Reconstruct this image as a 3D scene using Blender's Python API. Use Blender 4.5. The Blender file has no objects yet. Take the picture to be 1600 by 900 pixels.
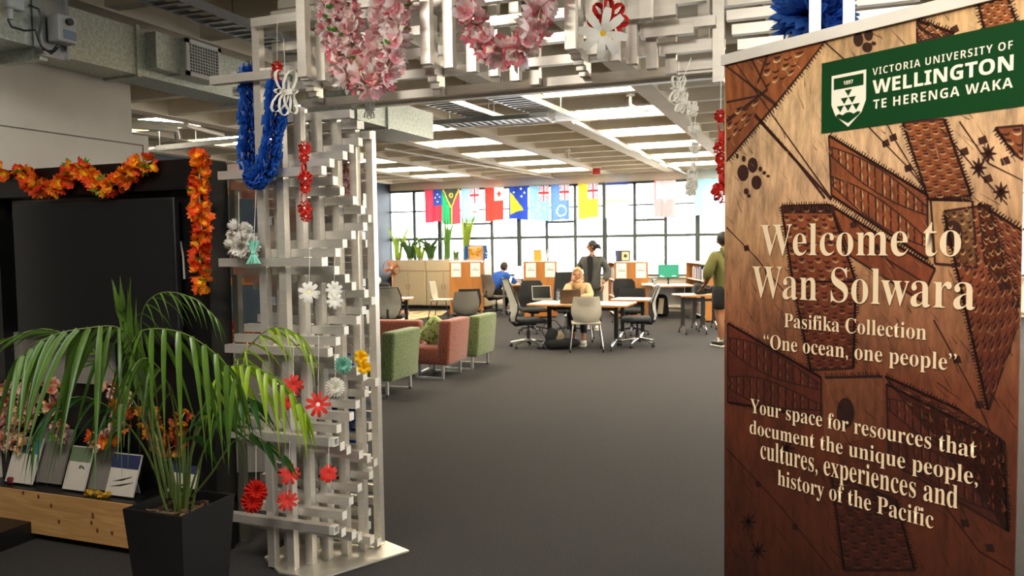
import bpy, bmesh, math, random
from mathutils import Vector, Matrix, Euler
R = random.Random(7)
PI = math.pi
COL = bpy.context.scene.collection

# ------------------------------------------------------------------ camera
YAW, PITCH, ROLL = math.radians(20.8), math.radians(3.17), math.radians(-0.785)
CAMZ = 1.7
F = 1244.0
cam_d = bpy.data.cameras.new('camera'); cam = bpy.data.objects.new('camera', cam_d); COL.objects.link(cam)
cam_d.sensor_width = 36; cam_d.lens = F / 1600 * 36; cam_d.clip_start = .05; cam_d.clip_end = 300
CM = Matrix.Rotation(YAW, 3, 'Z') @ Matrix.Rotation(PI / 2 - PITCH, 3, 'X') @ Matrix.Rotation(ROLL, 3, 'Z')
cam.matrix_world = Matrix.Translation((0, 0, CAMZ)) @ CM.to_4x4()
cam_d.dof.use_dof = True; cam_d.dof.focus_distance = 3.9; cam_d.dof.aperture_fstop = 7.0
S = bpy.context.scene
S.camera = cam

# ------------------------------------------------------------------ sky, exposure
w = bpy.data.worlds.new('sky'); S.world = w; w.use_nodes = True
bg = w.node_tree.nodes['Background']
bg.inputs[0].default_value = (.93, .97, 1.0, 1); bg.inputs[1].default_value = 6.0
S.view_settings.view_transform = 'Standard'; S.view_settings.look = 'None'
S.view_settings.exposure = 0.85; S.view_settings.gamma = 1.0; S.view_settings.use_curve_mapping = False
S.cycles.max_bounces = 7; S.cycles.diffuse_bounces = 4; S.cycles.glossy_bounces = 3
S.cycles.transmission_bounces = 4; S.cycles.transparent_max_bounces = 8
S.cycles.caustics_reflective = False; S.cycles.caustics_refractive = False
S.cycles.sample_clamp_indirect = 6.0

def area_light(name, loc, size, power, col=(1, .95, .86), rot=(0, 0, 0), sy=None, spread=PI):
    l = bpy.data.lights.new(name, 'AREA'); l.energy = power; l.color = col
    l.shape = 'RECTANGLE'; l.size = size; l.size_y = sy or size; l.spread = spread
    o = bpy.data.objects.new(name, l); COL.objects.link(o); o.location = loc; o.rotation_euler = rot
    return o
# lamps over the foyer where the camera stands, plus an added side fill
area_light('foyer_ceiling_lamp', (.4, .6, 3.3), 2.2, 50, (1, .93, .82), (0, 0, 0), 2.2)
area_light('foyer_ceiling_lamp', (-2.4, 1.3, 3.3), 1.4, 48, (1, .93, .82), (0, 0, 0), 1.2)
area_light('foyer_side_fill', (7.9, 1.6, 1.9), 5.5, 330, (.86, .94, 1), (0, math.radians(90), 0), 2.4)  # added cool fill from the right; no window is built there
area_light('banner_spot_lamp', (-.55, .35, 3.1), .25, 9, (1, .88, .72), (math.radians(38), 0, math.radians(-52)), .25, math.radians(100))

# ------------------------------------------------------------------ pixel helpers (1600 x 900)
FWD = Vector((-math.sin(YAW), math.cos(YAW), 0)); RGT = Vector((math.cos(YAW), math.sin(YAW), 0))
O = Vector((0, 0, CAMZ))
def ray(px, py): return CM @ Vector(((px - 800) / F, (450 - py) / F, -1))
def at(px, py, D):
    d = ray(px, py); return O + d * (D / d.dot(FWD))
def at_v(px, py, v):
    d = ray(px, py); return O + d * (v / d.y)
def at_u(px, py, u):
    d = ray(px, py); return O + d * (u / d.x)
def at_z(px, py, z=0.0):
    d = ray(px, py); return O + d * ((z - CAMZ) / d.z)
def camxy(X, Y, z=0): return RGT * X + FWD * Y + Vector((0, 0, z))

# ------------------------------------------------------------------ materials
def lin(c):
    if isinstance(c, str):
        c = [int(c[i:i + 2], 16) / 255 for i in (0, 2, 4)]
    return tuple((x / 12.92 if x <= .04045 else ((x + .055) / 1.055) ** 2.4) for x in c[:3]) + (1,)
MATS = {}
def M(name, col='808080', rough=.55, metal=0., var=.10, scale=6., bump=0., bscale=80., emit=0., spec=.5, trans=0., alpha=1., stretch=None, vcol=False, transl=0., sheen=0.):
    if name in MATS: return MATS[name]
    m = bpy.data.materials.new(name); m.use_nodes = True; MATS[name] = m
    nt = m.node_tree; N = nt.nodes; L = nt.links
    b = N['Principled BSDF']
    b.inputs['Roughness'].default_value = rough; b.inputs['Metallic'].default_value = metal
    b.inputs['Specular IOR Level'].default_value = spec
    b.inputs['Transmission Weight'].default_value = trans; b.inputs['Alpha'].default_value = alpha
    if sheen: b.inputs['Sheen Weight'].default_value = sheen
    tc = N.new('ShaderNodeTexCoord'); mp = N.new('ShaderNodeMapping'); L.new(tc.outputs['Object'], mp.inputs[0])
    if stretch: mp.inputs['Scale'].default_value = stretch
    nz = N.new('ShaderNodeTexNoise'); nz.inputs['Scale'].default_value = scale; nz.inputs['Detail'].default_value = 4
    L.new(mp.outputs[0], nz.inputs['Vector'])
    mr = N.new('ShaderNodeMapRange'); mr.inputs[1].default_value = .3; mr.inputs[2].default_value = .7
    mr.inputs[3].default_value = 1 - var; mr.inputs[4].default_value = 1 + var
    L.new(nz.outputs[0], mr.inputs[0])
    mul = N.new('ShaderNodeVectorMath'); mul.operation = 'SCALE'
    if vcol:
        a = N.new('ShaderNodeVertexColor'); a.layer_name = 'Col'; L.new(a.outputs[0], mul.inputs[0])
    else:
        mul.inputs[0].default_value = lin(col)[:3]
    L.new(mr.outputs[0], mul.inputs['Scale'])
    L.new(mul.outputs[0], b.inputs['Base Color'])
    if emit:
        b.inputs['Emission Color'].default_value = lin(col); b.inputs['Emission Strength'].default_value = emit
    if bump:
        n2 = N.new('ShaderNodeTexNoise'); n2.inputs['Scale'].default_value = bscale; n2.inputs['Detail'].default_value = 3
        L.new(mp.outputs[0], n2.inputs['Vector'])
        bp = N.new('ShaderNodeBump'); bp.inputs['Strength'].default_value = bump; bp.inputs['Distance'].default_value = .01
        L.new(n2.outputs[0], bp.inputs['Height']); L.new(bp.outputs[0], b.inputs['Normal'])
    if transl:
        t = N.new('ShaderNodeBsdfTranslucent'); L.new(mul.outputs[0], t.inputs[0])
        mx = N.new('ShaderNodeMixShader'); mx.inputs[0].default_value = transl
        L.new(b.outputs[0], mx.inputs[1]); L.new(t.outputs[0], mx.inputs[2])
        L.new(mx.outputs[0], N['Material Output'].inputs[0])
    return m

def wood(name, c1, c2, scale=3, stretch=(1, 1, 12), rough=.45):
    if name in MATS: return MATS[name]
    m = M(name, c1, rough, stretch=stretch, scale=scale, var=.0)
    nt = m.node_tree; N = nt.nodes; L = nt.links
    nz = [n for n in N if n.type == 'TEX_NOISE'][0]
    nz.inputs['Distortion'].default_value = 1.2
    r = N.new('ShaderNodeValToRGB'); r.color_ramp.elements[0].position = .35; r.color_ramp.elements[1].position = .65
    r.color_ramp.elements[0].color = lin(c1); r.color_ramp.elements[1].color = lin(c2)
    L.new(nz.outputs[0], r.inputs[0]); L.new(r.outputs[0], N['Principled BSDF'].inputs['Base Color'])
    return m

def spotted(name, c1, c2, scale=30, rough=.8, bump=.2, lo=.45, hi=.55, kind='noise', sheen=0.):
    if name in MATS: return MATS[name]
    m = M(name, c1, rough, scale=scale, var=0, bump=bump, bscale=300, sheen=sheen)
    nt = m.node_tree; N = nt.nodes; L = nt.links
    tc = [n for n in N if n.type == 'MAPPING'][0]
    if kind == 'noise':
        nz = [n for n in N if n.type == 'TEX_NOISE'][0]; out = nz.outputs[0]
    else:
        nz = N.new('ShaderNodeTexVoronoi'); nz.feature = 'DISTANCE_TO_EDGE'; nz.inputs['Scale'].default_value = scale
        L.new(tc.outputs[0], nz.inputs['Vector']); out = nz.outputs[0]
    r = N.new('ShaderNodeValToRGB'); r.color_ramp.elements[0].position = lo; r.color_ramp.elements[1].position = hi
    r.color_ramp.elements[0].color = lin(c1); r.color_ramp.elements[1].color = lin(c2)
    L.new(out, r.inputs[0]); L.new(r.outputs[0], N['Principled BSDF'].inputs['Base Color'])
    return m

# ------------------------------------------------------------------ mesh builder
class MB:
    def __init__(s): s.v = []; s.f = []; s.m = []; s.c = []; s.mi = 0; s.col = (1, 1, 1)
    def add(s, vs, fs, mi=None, col=None):
        b = len(s.v); s.v += [tuple(x) for x in vs]
        for f in fs:
            s.f.append(tuple(b + i for i in f)); s.m.append(s.mi if mi is None else mi); s.c.append(col or s.col)
        return s
    def box(s, lo, hi, mi=None, capmi=None, capaxis=0):
        x0, y0, z0 = lo; x1, y1, z1 = hi
        vs = [(x0, y0, z0), (x1, y0, z0), (x1, y1, z0), (x0, y1, z0), (x0, y0, z1), (x1, y0, z1), (x1, y1, z1), (x0, y1, z1)]
        fs = [(0, 3, 2, 1), (4, 5, 6, 7), (0, 1, 5, 4), (2, 3, 7, 6), (1, 2, 6, 5), (3, 0, 4, 7)]
        s.add(vs, fs, mi)
        if capmi is not None:
            k = {0: (4, 5), 1: (2, 3), 2: (0, 1)}[capaxis]
            for i in k: s.m[len(s.m) - 6 + i] = capmi
        return s
    def cbox(s, c, size, mi=None, rot=None, taper=1.0):
        hx, hy, hz = size[0] / 2, size[1] / 2, size[2] / 2
        vs = []
        for z, t in ((-hz, taper), (hz, 1.0)):
            for x, y in ((-hx, -hy), (hx, -hy), (hx, hy), (-hx, hy)): vs.append(Vector((x * t, y * t, z)))
        if rot is not None:
            if not isinstance(rot, Matrix): rot = Euler(rot).to_matrix()
            vs = [rot @ v for v in vs]
        vs = [v + Vector(c) for v in vs]
        return s.add(vs, [(0, 3, 2, 1), (4, 5, 6, 7), (0, 1, 5, 4), (2, 3, 7, 6), (1, 2, 6, 5), (3, 0, 4, 7)], mi)
    def rbox(s, c, size, r=.02, n=3, rot=None, mi=None, fn=None):
        """rounded box: superellipsoid-like grid box"""
        hx, hy, hz = size[0] / 2, size[1] / 2, size[2] / 2
        r = min(r, hx, hy, hz)
        def co(h):
            a = [-h + r * (1 - math.cos(i * PI / 2 / n)) for i in range(n + 1)]
            return a + [-x for x in reversed(a)]
        bm = bmesh.new(); bmesh.ops.create_cube(bm, size=1)
        for v in bm.verts: v.co = Vector((v.co.x * 2 * hx, v.co.y * 2 * hy, v.co.z * 2 * hz))
        bmesh.ops.bevel(bm, geom=bm.edges[:], offset=r * .999, segments=n, profile=.5, affect='EDGES', clamp_overlap=True)
        if rot is not None and not isinstance(rot, Matrix): rot = Euler(rot).to_matrix()
        for v in bm.verts:
            p = v.co.copy()
            if fn: p = Vector(fn(p))
            if rot is not None: p = rot @ p
            v.co = p + Vector(c)
        bm.verts.index_update()
        s.add([v.co[:] for v in bm.verts], [[v.index for v in f.verts] for f in bm.faces], mi)
        bm.free(); return s
    def tube(s, pts, r, n=8, mi=None, caps=True, closed=False, col=None, flat=None):
        P = [Vector(p) for p in pts]; k = len(P)
        rr = r if isinstance(r, (list, tuple)) else [r] * k
        vs = []; prev = None
        for i, p in enumerate(P):
            if closed: t = (P[(i + 1) % k] - P[i - 1])
            else: t = P[min(i + 1, k - 1)] - P[max(i - 1, 0)]
            t = t.normalized() if t.length > 1e-9 else Vector((0, 0, 1))
            if prev is None:
                a = Vector((0, 0, 1)) if abs(t.z) < .9 else Vector((1, 0, 0))
                nrm = t.cross(a).normalized()
            else:
                nrm = (prev - t * prev.dot(t)); nrm = nrm.normalized() if nrm.length > 1e-6 else t.orthogonal().normalized()
            prev = nrm; bi = t.cross(nrm)
            for j in range(n):
                a = 2 * PI * j / n
                vs.append(p + (nrm * math.cos(a) + bi * math.sin(a) * (flat or 1)) * rr[i])
        fs = []
        for i in range(k if closed else k - 1):
            i2 = (i + 1) % k
            for j in range(n):
                j2 = (j + 1) % n
                fs.append((i * n + j, i * n + j2, i2 * n + j2, i2 * n + j))
        if caps and not closed:
            fs.append(tuple(reversed(range(n)))); fs.append(tuple((k - 1) * n + j for j in range(n)))
        return s.add(vs, fs, mi, col)
    def lathe(s, prof, n=16, c=(0, 0, 0), mi=None, axis=None, col=None):
        vs = []; c = Vector(c)
        q = Vector((0, 0, 1)).rotation_difference(Vector(axis)).to_matrix() if axis is not None else None
        for (r, z) in prof:
            for j in range(n):
                a = 2 * PI * j / n; p = Vector((r * math.cos(a), r * math.sin(a), z))
                if q: p = q @ p
                vs.append(p + c)
        fs = []
        for i in range(len(prof) - 1):
            for j in range(n):
                j2 = (j + 1) % n; fs.append((i * n + j, i * n + j2, (i + 1) * n + j2, (i + 1) * n + j))
        if prof[0][0] > 1e-6: fs.append(tuple(reversed(range(n))))
        if prof[-1][0] > 1e-6: fs.append(tuple((len(prof) - 1) * n + j for j in range(n)))
        return s.add(vs, fs, mi, col)
    def ell(s, c, rad, n=12, m=8, mi=None, rot=None, fn=None, col=None):
        vs = []; c = Vector(c)
        if rot is not None and not isinstance(rot, Matrix): rot = Euler(rot).to_matrix()
        for i in range(m + 1):
            th = PI * i / m
            for j in range(n):
                a = 2 * PI * j / n
                p = Vector((rad[0] * math.sin(th) * math.cos(a), rad[1] * math.sin(th) * math.sin(a), rad[2] * math.cos(th)))
                if fn: p = Vector(fn(p))
                if rot is not None: p = rot @ p
                vs.append(p + c)
        fs = []
        for i in range(m):
            for j in range(n):
                j2 = (j + 1) % n; fs.append((i * n + j, (i + 1) * n + j, (i + 1) * n + j2, i * n + j2))
        return s.add(vs, fs, mi, col)
    def prism(s, outline, axis, a, b, mi=None):
        """outline 2D list extruded along axis (0,1,2) from a to b"""
        n = len(outline)
        def p(q, t):
            return {0: (t, q[0], q[1]), 1: (q[0], t, q[1]), 2: (q[0], q[1], t)}[axis]
        vs = [p(q, a) for q in outline] + [p(q, b) for q in outline]
        fs = [tuple(reversed(range(n))), tuple(range(n, 2 * n))] + [(i, (i + 1) % n, n + (i + 1) % n, n + i) for i in range(n)]
        return s.add(vs, fs, mi)
    def ribbon(s, pts, w, t=.0012, wdir=None, mi=None, col=None):
        """strip of thickness t following pts, width vector wdir"""
        P = [Vector(p) for p in pts]; wd = Vector(wdir).normalized() * (w / 2)
        vs = []
        for i, p in enumerate(P):
            tg = (P[min(i + 1, len(P) - 1)] - P[max(i - 1, 0)])
            nn = tg.cross(wd); nn = nn.normalized() * t / 2 if nn.length > 1e-9 else Vector((0, 0, t / 2))
            vs += [p - wd - nn, p + wd - nn, p + wd + nn, p - wd + nn]
        fs = []
        for i in range(len(P) - 1):
            for j in range(4):
                j2 = (j + 1) % 4; fs.append((i * 4 + j, i * 4 + j2, i * 4 + 4 + j2, i * 4 + 4 + j))
        fs += [(3, 2, 1, 0), tuple(len(P) * 4 - 4 + j for j in range(4))]
        return s.add(vs, fs, mi, col)
    def mesh(s, name, mats, smooth=False, off=None):
        me = bpy.data.meshes.new(name)
        vs = s.v if off is None else [(x - off[0], y - off[1], z - off[2]) for x, y, z in s.v]
        me.from_pydata([tuple(map(float, x)) for x in vs], [], s.f)
        mats = mats if isinstance(mats, (list, tuple)) else [mats]
        for m in mats: me.materials.append(m)
        me.polygons.foreach_set('material_index', [min(i, len(mats) - 1) for i in s.m])
        if any(c != (1, 1, 1) for c in s.c):
            ca = me.color_attributes.new('Col', 'FLOAT_COLOR', 'CORNER')
            buf = []
            for p in me.polygons:
                c = s.c[p.index]; buf += [c[0], c[1], c[2], 1] * p.loop_total
            ca.data.foreach_set('color', buf)
        if smooth:
            me.polygons.foreach_set('use_smooth', [True] * len(me.polygons))
            if smooth != 'all': me.set_sharp_from_angle(angle=math.radians(40))
        me.update(); return me
    def build(s, name, mats, parent=None, smooth=False, world=False, origin=None, kind=None, label=None):
        off = None
        if world and parent is not None: off = parent.location
        if origin is not None: off = origin
        me = s.mesh(name, mats, smooth, off)
        o = bpy.data.objects.new(name, me); COL.objects.link(o)
        if parent: o.parent = parent
        elif origin is not None: o.location = origin
        if kind: o['kind'] = kind
        if label: o['label'] = label
        return o

def tag(o, label, cat, group=None, kind=None):
    o['label'] = label; o['category'] = cat
    if group: o['group'] = group
    if kind: o['kind'] = kind
    return o
def thing(name, label, cat, loc=(0, 0, 0), rz=0., group=None):
    o = bpy.data.objects.new(name, None); COL.objects.link(o); o.empty_display_size = .1
    o.location = loc; o.rotation_euler = (0, 0, rz); tag(o, label, cat, group)
    return o
KIDS = {}
def copy_tree(o, parent=None):
    c = o.copy(); COL.objects.link(c)
    if parent: c.parent = parent
    for ch in o.children: copy_tree(ch, c)
    return c
def inst(name, me, parent, loc, rot=(0, 0, 0), sc=(1, 1, 1)):
    o = bpy.data.objects.new(name, me); COL.objects.link(o); o.parent = parent
    o.location = loc; o.rotation_euler = rot; o.scale = sc; return o
def struct(o, label=None):
    o['kind'] = 'structure'
    if label: o['label'] = label
    return o

# common materials
black = M('black_plastic', '141414', .45, var=.15)
blackfab = M('black_fabric', '17181a', .9, bump=.3, bscale=400)
chrome = M('polished_metal', 'c8c8c8', .22, 1)
greymetal = M('grey_metal', '9a9c9e', .35, .9)
white = M('white_paint', 'e6e2d8', .5, var=.03)
paper = M('white_paper', 'efece4', .7, var=.03)
alu = M('brushed_aluminium', 'e9e3d9', .33, .72, var=.05, scale=5, stretch=(2, 14, 14))
alucap = M('aluminium_cap', 'f4efe4', .45, .35, var=.04)
aluend = M('dark_tube_inside', '4a443c', .6, .5)
glass = None

# ================================================================== SETTING
VW = 19.55; UL = -11.0; UR = 8.2; VB = -4.0; ZC = 3.4
def carpet():
    m = M('charcoal_carpet', '3f3d3d', .95, var=.34, scale=140, bump=.6, bscale=260, spec=.15)
    nt = m.node_tree; N = nt.nodes; L = nt.links
    b = N['Principled BSDF']
    return m
floor = struct(MB().box((UL - .2, VB - .2, -.15), (UR + .2, VW + .2, 0)).build('floor', carpet()))
concrete = M('painted_concrete', 'e4d8c2', .8, var=.06, scale=2.5, bump=.1, bscale=60)
concrete2 = M('painted_concrete_soffit', 'e9dec8', .85, var=.07, scale=2)
ceil_ = struct(MB().box((UL - .2, VB - .2, 3.68), (UR + .2, VW + .2, 3.9)).build('ceiling', concrete2))
# waffle slab: ribs along u every .93 m, beams along v every 3.03 m
rows = [8.23 + 1.86 * k for k in range(-6, 7)]
cols = [-9.03 + 3.03 * k for k in range(0, 7)]
v = 8.23 - 1.86 * 6 - .13
rib_me = MB().box((UL, -.06, 0), (UR, .06, .279)).mesh('rib', concrete)
vv = rows[0] - .14
while vv < VW + .05:
    if vv > VB: inst('rib', rib_me, ceil_, (0, vv, ZC))
    vv += .93
beam_me = MB().box((-.12, VB, 0), (.12, VW + .1, .294)).mesh('beam', concrete)
for k in range(-1, 14):
    u = -9.03 - .3 + 1.515 * k
    if UL < u < UR: inst('beam', beam_me, ceil_, (u, 0, ZC - .015))
wallgrey = M('dark_blue_grey_paint', '3b4650', .55, var=.06)
offwhite = M('off_white_paint', 'b9b2a6', .6, var=.03)
struct(MB().box((UL - .15, VB, 0), (UL, VW, 3.68)).build('wall_left', wallgrey))
struct(MB().box((UR, VB, 0), (UR + .15, VW, 3.68)).build('wall_right', offwhite))
struct(MB().box((UL - .1, VB - .15, 0), (UR + .1, VB, 3.68)).build('wall_front', offwhite))
SILL = .86; HEAD = 3.2
wb = struct(MB().box((UL, VW, 0), (UR, VW + .2, SILL)).build('wall_back', white))
struct(MB().box((UL, VW, HEAD), (UR, VW + .2, 3.68)).build('trim_1', concrete))
struct(MB().box((UL, VW - .06, .10), (UR, VW, .16)).box((UL, VW - .09, SILL - .03), (UR, VW + .05, SILL)).build('trim_2', white), 'white window sill and skirting rail')

# window wall
steel = M('window_steel', '4d5553', .5, .2)
gm = bpy.data.materials.new('clear_glass'); gm.use_nodes = True
nt = gm.node_tree; N = nt.nodes; N.remove(N['Principled BSDF'])
t_ = N.new('ShaderNodeBsdfTransparent'); g_ = N.new('ShaderNodeBsdfGlossy'); g_.inputs['Roughness'].default_value = .02
fr = N.new('ShaderNodeFresnel'); fr.inputs[0].default_value = 1.25; mx = N.new('ShaderNodeMixShader')
nt.links.new(fr.outputs[0], mx.inputs[0]); nt.links.new(t_.outputs[0], mx.inputs[1]); nt.links.new(g_.outputs[0], mx.inputs[2])
nt.links.new(mx.outputs[0], N['Material Output'].inputs[0])
win_n = 0
G0, GP = -9.50, 2.29
pane_u = []
k = -1; 
while True:
    gu = G0 + GP * k
    if gu > UR: break
    a, b = max(gu, UL), min(gu + GP, UR)
    win_n += 1
    wn = bpy.data.objects.new('window_%d' % win_n, None); COL.objects.link(wn); wn.location = (a, VW, SILL); wn['kind'] = 'structure'
    for s_ in (0, 1):
        if gu + (GP if s_ else 0) > UL - .01:
            uu = gu + (GP - .05 if s_ else .0)
            if uu < UR - .05: MB().box((uu, VW - .03, SILL), (uu + .06, VW + .06, HEAD)).build('mullion', steel, wn, world=True)
    for q in range(3):
        u0 = gu + q * GP / 3; u1 = u0 + GP / 3
        if u0 < UL - .05 or u1 > UR: continue
        if q: MB().box((u0 - .036, VW - .02, SILL), (u0 + .036, VW + .05, HEAD)).build('mullion', steel, wn, world=True)
        zs = [SILL, 1.86, 2.62, HEAD]
        if q == 1: zs = [SILL, 1.86, 2.24, HEAD]
        for i in range(3):
            MB().box((u0 + .02, VW + .015, zs[i] + .01), (u1 - .02, VW + .021, zs[i + 1] - .01)).build('pane', gm, wn, world=True)
    for z, h in ((1.86, .036), (2.62, .02)):
        MB().box((a, VW - .015, z - h), (b, VW + .045, z + h)).build('transom', steel, wn, world=True)
    uq = gu + GP / 3
    if uq > UL: MB().box((uq, VW - .03, 2.215), (uq + GP / 3, VW + .05, 2.275)).box((uq, VW - .03, 1.85), (uq + GP / 3, VW + .05, 1.90)).build('sash_rail', steel, wn, world=True)
    MB().box((a, VW - .02, HEAD - .06), (b, VW + .06, HEAD)).box((a, VW - .02, SILL), (b, VW + .06, SILL + .05)).build('frame', steel, wn, world=True)
    k += 1
# pale building and railings outside
pale = M('pale_render_outside', 'd8cfc8', .8)
bo = thing('building', 'pale overexposed building with ribbed cladding beyond the right windows', 'building', (1.0, 34, -4))
MB().box((-2.6, 34, -4), (9, 40, 1.15)).build('wall', pale, bo, world=True)
for i in range(24): MB().box((-2.5 + i * .46, 33.9, -3), (-2.36 + i * .46, 34, 1.0)).build('cladding_batten', M('pink_grey_batten', 'b8a8a8', .8), bo, world=True)
MB().box((-2.8, 33.7, 1.15), (9.2, 40, 1.3)).build('roof', M('blue_grey_roof', 'a9b4c2', .7), bo, world=True)
ra = thing('balcony_railing', 'pale horizontal railing just outside the tall windows', 'railing', (-1, 21.3, 0))
for z in (1.15, 1.55, 1.98): MB().box((UL, 21.3, z), (UR, 21.33, z + .018)).build('rail', M('pale_rail', 'c9c6c0', .6), ra, world=True)
for i in range(8): MB().box((UL + .3 + i * 2.6, 21.3, -.3), (UL + .34 + i * 2.6, 21.34, 2.0)).build('post', M('pale_rail'), ra, world=True)
MB().box((UL, 19.8, -.4), (UR, 22.5, -.3)).build('balcony_slab', pale, ra, world=True)

# ceiling lights
ORD = ['first', 'second', 'third', 'fourth', 'fifth', 'sixth', 'seventh', 'eighth', 'ninth', 'tenth', 'eleventh', 'twelfth', 'thirteenth', 'fourteenth']
diff = M('lamp_diffuser', 'fff3d9', .6, emit=15.0, var=0)
frame_me = MB().box((-.01, -.01, 0), (1.31, .02, .05)).box((-.01, .78, 0), (1.31, .81, .05)).box((-.01, .02, 0), (.02, .78, .05)).box((1.28, .02, 0), (1.31, .78, .05)).mesh('frame', white)
diff_me = MB().box((.02, .02, .01), (1.28, .78, .03)).mesh('diffuser', diff)
for ri, v0 in enumerate(rows):
    for ci, u0 in enumerate(cols):
        if v0 < -3 or v0 > 18.6 or u0 > 6.5: continue
        if v0 < 7.5 and not (u0 > -1 and 1 < v0 < 7) : continue
        if v0 < 7.5 and u0 < 2: continue
        t = thing('ceiling_light', 'fluorescent ceiling panel, %s row out from the windows, %s column from the left wall' % (ORD[len(rows) - 1 - ri], ORD[ci]), 'ceiling light', (u0, v0, ZC + .03), 0, 'ceiling light panels over the reading room')
        inst('frame', frame_me, t, (0, 0, 0)); inst('diffuser', diff_me, t, (0, 0, 0))

# ================================================================== DUCTS, TRAYS (upper left)
galv = spotted('galvanised_steel', 'a4aaa0', 'bcc1b6', 45, .42, .03, .4, .6)
galv.node_tree.nodes['Principled BSDF'].inputs['Metallic'].default_value = .6
DU = -4.44
def wz(px, py, u): return at_u(px, py, u)
a1 = wz(103, 83, DU); zb = wz(363, 158, DU).z * .5 + a1.z * .5; zt = wz(227, 47, DU).z
duct = thing('ventilation_duct', 'long galvanised duct under the ceiling with a square side grille', 'duct', (DU, 4.6, zb))
MB().box((DU - .30, 3.0, zb), (DU, 6.15, zt)).build('duct_body', galv, duct, world=True)
for vv in (4.35, 5.55, 6.13):
    MB().box((DU - .31, vv, zb - .015), (DU + .015, vv + .03, zt + .015)).build('flange', galv, duct, world=True)
gA, gB = wz(228, 50, DU), wz(330, 115, DU)
g0, g1 = wz(262, 45, DU).y, wz(318, 60, DU).y
gz0, gz1 = zb + .045, zt - .02
MB().box((DU, g0 - .22, gz0 + .01), (DU + .10, g0 + .02, gz1)).build('grille_spigot', galv, duct, world=True)
gr = MB().box((DU, g0, gz0), (DU + .15, g1, gz1)).build('grille_box', galv, duct, world=True)
gl = MB()
gl.box((DU + .15, g0, gz0), (DU + .165, g1, gz0 + .03)).box((DU + .15, g0, gz1 - .03), (DU + .165, g1, gz1)).box((DU + .15, g0, gz0), (DU + .165, g0 + .035, gz1)).box((DU + .15, g1 - .035, gz0), (DU + .165, g1, gz1))
gl.build('grille_frame', M('pale_grille', 'c4c2bb', .5), duct, world=True)
MB().box((DU + .150, g0 + .03, gz0 + .03), (DU + .153, g1 - .03, gz1 - .03)).build('grille_recess', M('grille_dark', '24221f', .8), duct, world=True)
n = 11
for i in range(1, n):
    uu = g0 + .035 + (g1 - g0 - .07) * i / n
    MB().box((DU + .153, uu - .003, gz0 + .03), (DU + .162, uu + .003, gz1 - .03)).build('vane', M('pale_grille'), duct, world=True)
for i in range(1, 9):
    zz = gz0 + .03 + (gz1 - gz0 - .06) * i / 9
    MB().box((DU + .153, g0 + .03, zz - .0025), (DU + .160, g1 - .03, zz + .0025)).build('vane', M('pale_grille'), duct, world=True)
# second duct further along, its open-ended box end visible through the arch
e0, e1 = at(590, 180, 7.0), at(677, 200, 7.0)
uE = e1.x
d2 = thing('ventilation_duct', 'galvanised duct end hanging just behind the arch of aluminium tubes', 'duct', (uE, 6.9, 2.8))
z2b = at(677, 218, 7.0).z; z2t = at(677, 180, 7.0).z + .03
vE = at_u(677, 200, -3.25).y
vS = at_u(470, 160, -3.25).y
zb2 = at_u(677, 218, -3.25).z; zt2 = at_u(677, 181, -3.25).z + .02
d2.location = (-3.25, vE, zb2)
MB().box((-3.7, 5.3, zb2), (-3.25, vE, zt2)).build('duct_body', galv, d2, world=True)
MB().box((-3.72, at_u(604, 190, -3.25).y, zb2 - .015), (-3.235, at_u(604, 190, -3.25).y + .03, zt2 + .015)).build('flange', galv, d2, world=True)
for q in (5.6, vE - .3): MB().tube([(-3.5, q, zt2 - .01), (-3.5, q, 3.68)], .006, 6).build('hanger_rod', greymetal, d2, world=True)
# first run: box with damper actuator at the top left corner
d3 = thing('duct_box', 'larger galvanised plenum box at the top left corner', 'duct', (-4.1, 3.3, 2.7))
pz = wz(55, 68, -4.15).z
yb = at_u(60, 50, -4.1).y
MB().box((-4.75, 2.2, at_u(50, 70, -4.1).z), (-4.12, yb, 3.37)).build('duct_body', galv, d3, world=True)
MB().box((-4.76, yb, at_u(50, 90, -4.1).z), (-4.10, yb + .05, 3.37)).build('flange', galv, d3, world=True)
da = thing('damper_actuator', 'grey damper motor on a vertical strut channel with black cables', 'actuator', at_u(85, 60, -4.0))
yy0, yy1 = at_u(62, 40, -4.05).y, at_u(104, 40, -4.05).y
zz0 = at_u(80, 88, -4.05).z
MB().box((-4.10, yy0, zz0), (-4.06, yy1, 3.4)).build('strut_channel', greymetal, da, world=True)
for q in (yy0, yy1 - .02): MB().box((-4.06, q, zz0), (-4.03, q + .02, 3.4)).build('strut_flange', greymetal, da, world=True)
y2, y3 = at_u(78, 40, -4.0).y, at_u(107, 40, -4.0).y
za, zc = at_u(90, 68, -4.0).z, at_u(90, 25, -4.0).z
MB().rbox((-3.98, (y2 + y3) / 2, (za + zc) / 2), (.09, y3 - y2, zc - za), .012).build('motor_housing', M('pale_grey_plastic', '8f9290', .5), da, world=True, smooth=True)
MB().box((-3.934, y2 + .03, za + .02), (-3.93, y3 - .01, za + (zc - za) * .45)).build('motor_label', M('blue_grey_label', '5d6d7c', .5), da, world=True)
MB().lathe([(0, 0), (.02, 0), (.02, .02), (0, .02)], 12, (-3.93, (y2 + y3) / 2, zc - .04), axis=(1, 0, 0)).build('dial', black, da, world=True)
def pxtube(pts, u): return [at_u(x, y, u) for x, y in pts]
MB().tube(pxtube([(12, 30), (18, 42), (38, 48), (55, 47), (60, 62), (68, 78), (82, 80), (90, 70)], -3.97), .006, 6).build('cable', black, da, world=True, smooth=True)
MB().tube(pxtube([(45, 8), (60, 14), (66, 30), (60, 55), (64, 72), (80, 84), (92, 74)], -3.96), .006, 6).build('cable', black, da, world=True, smooth=True)
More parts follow.
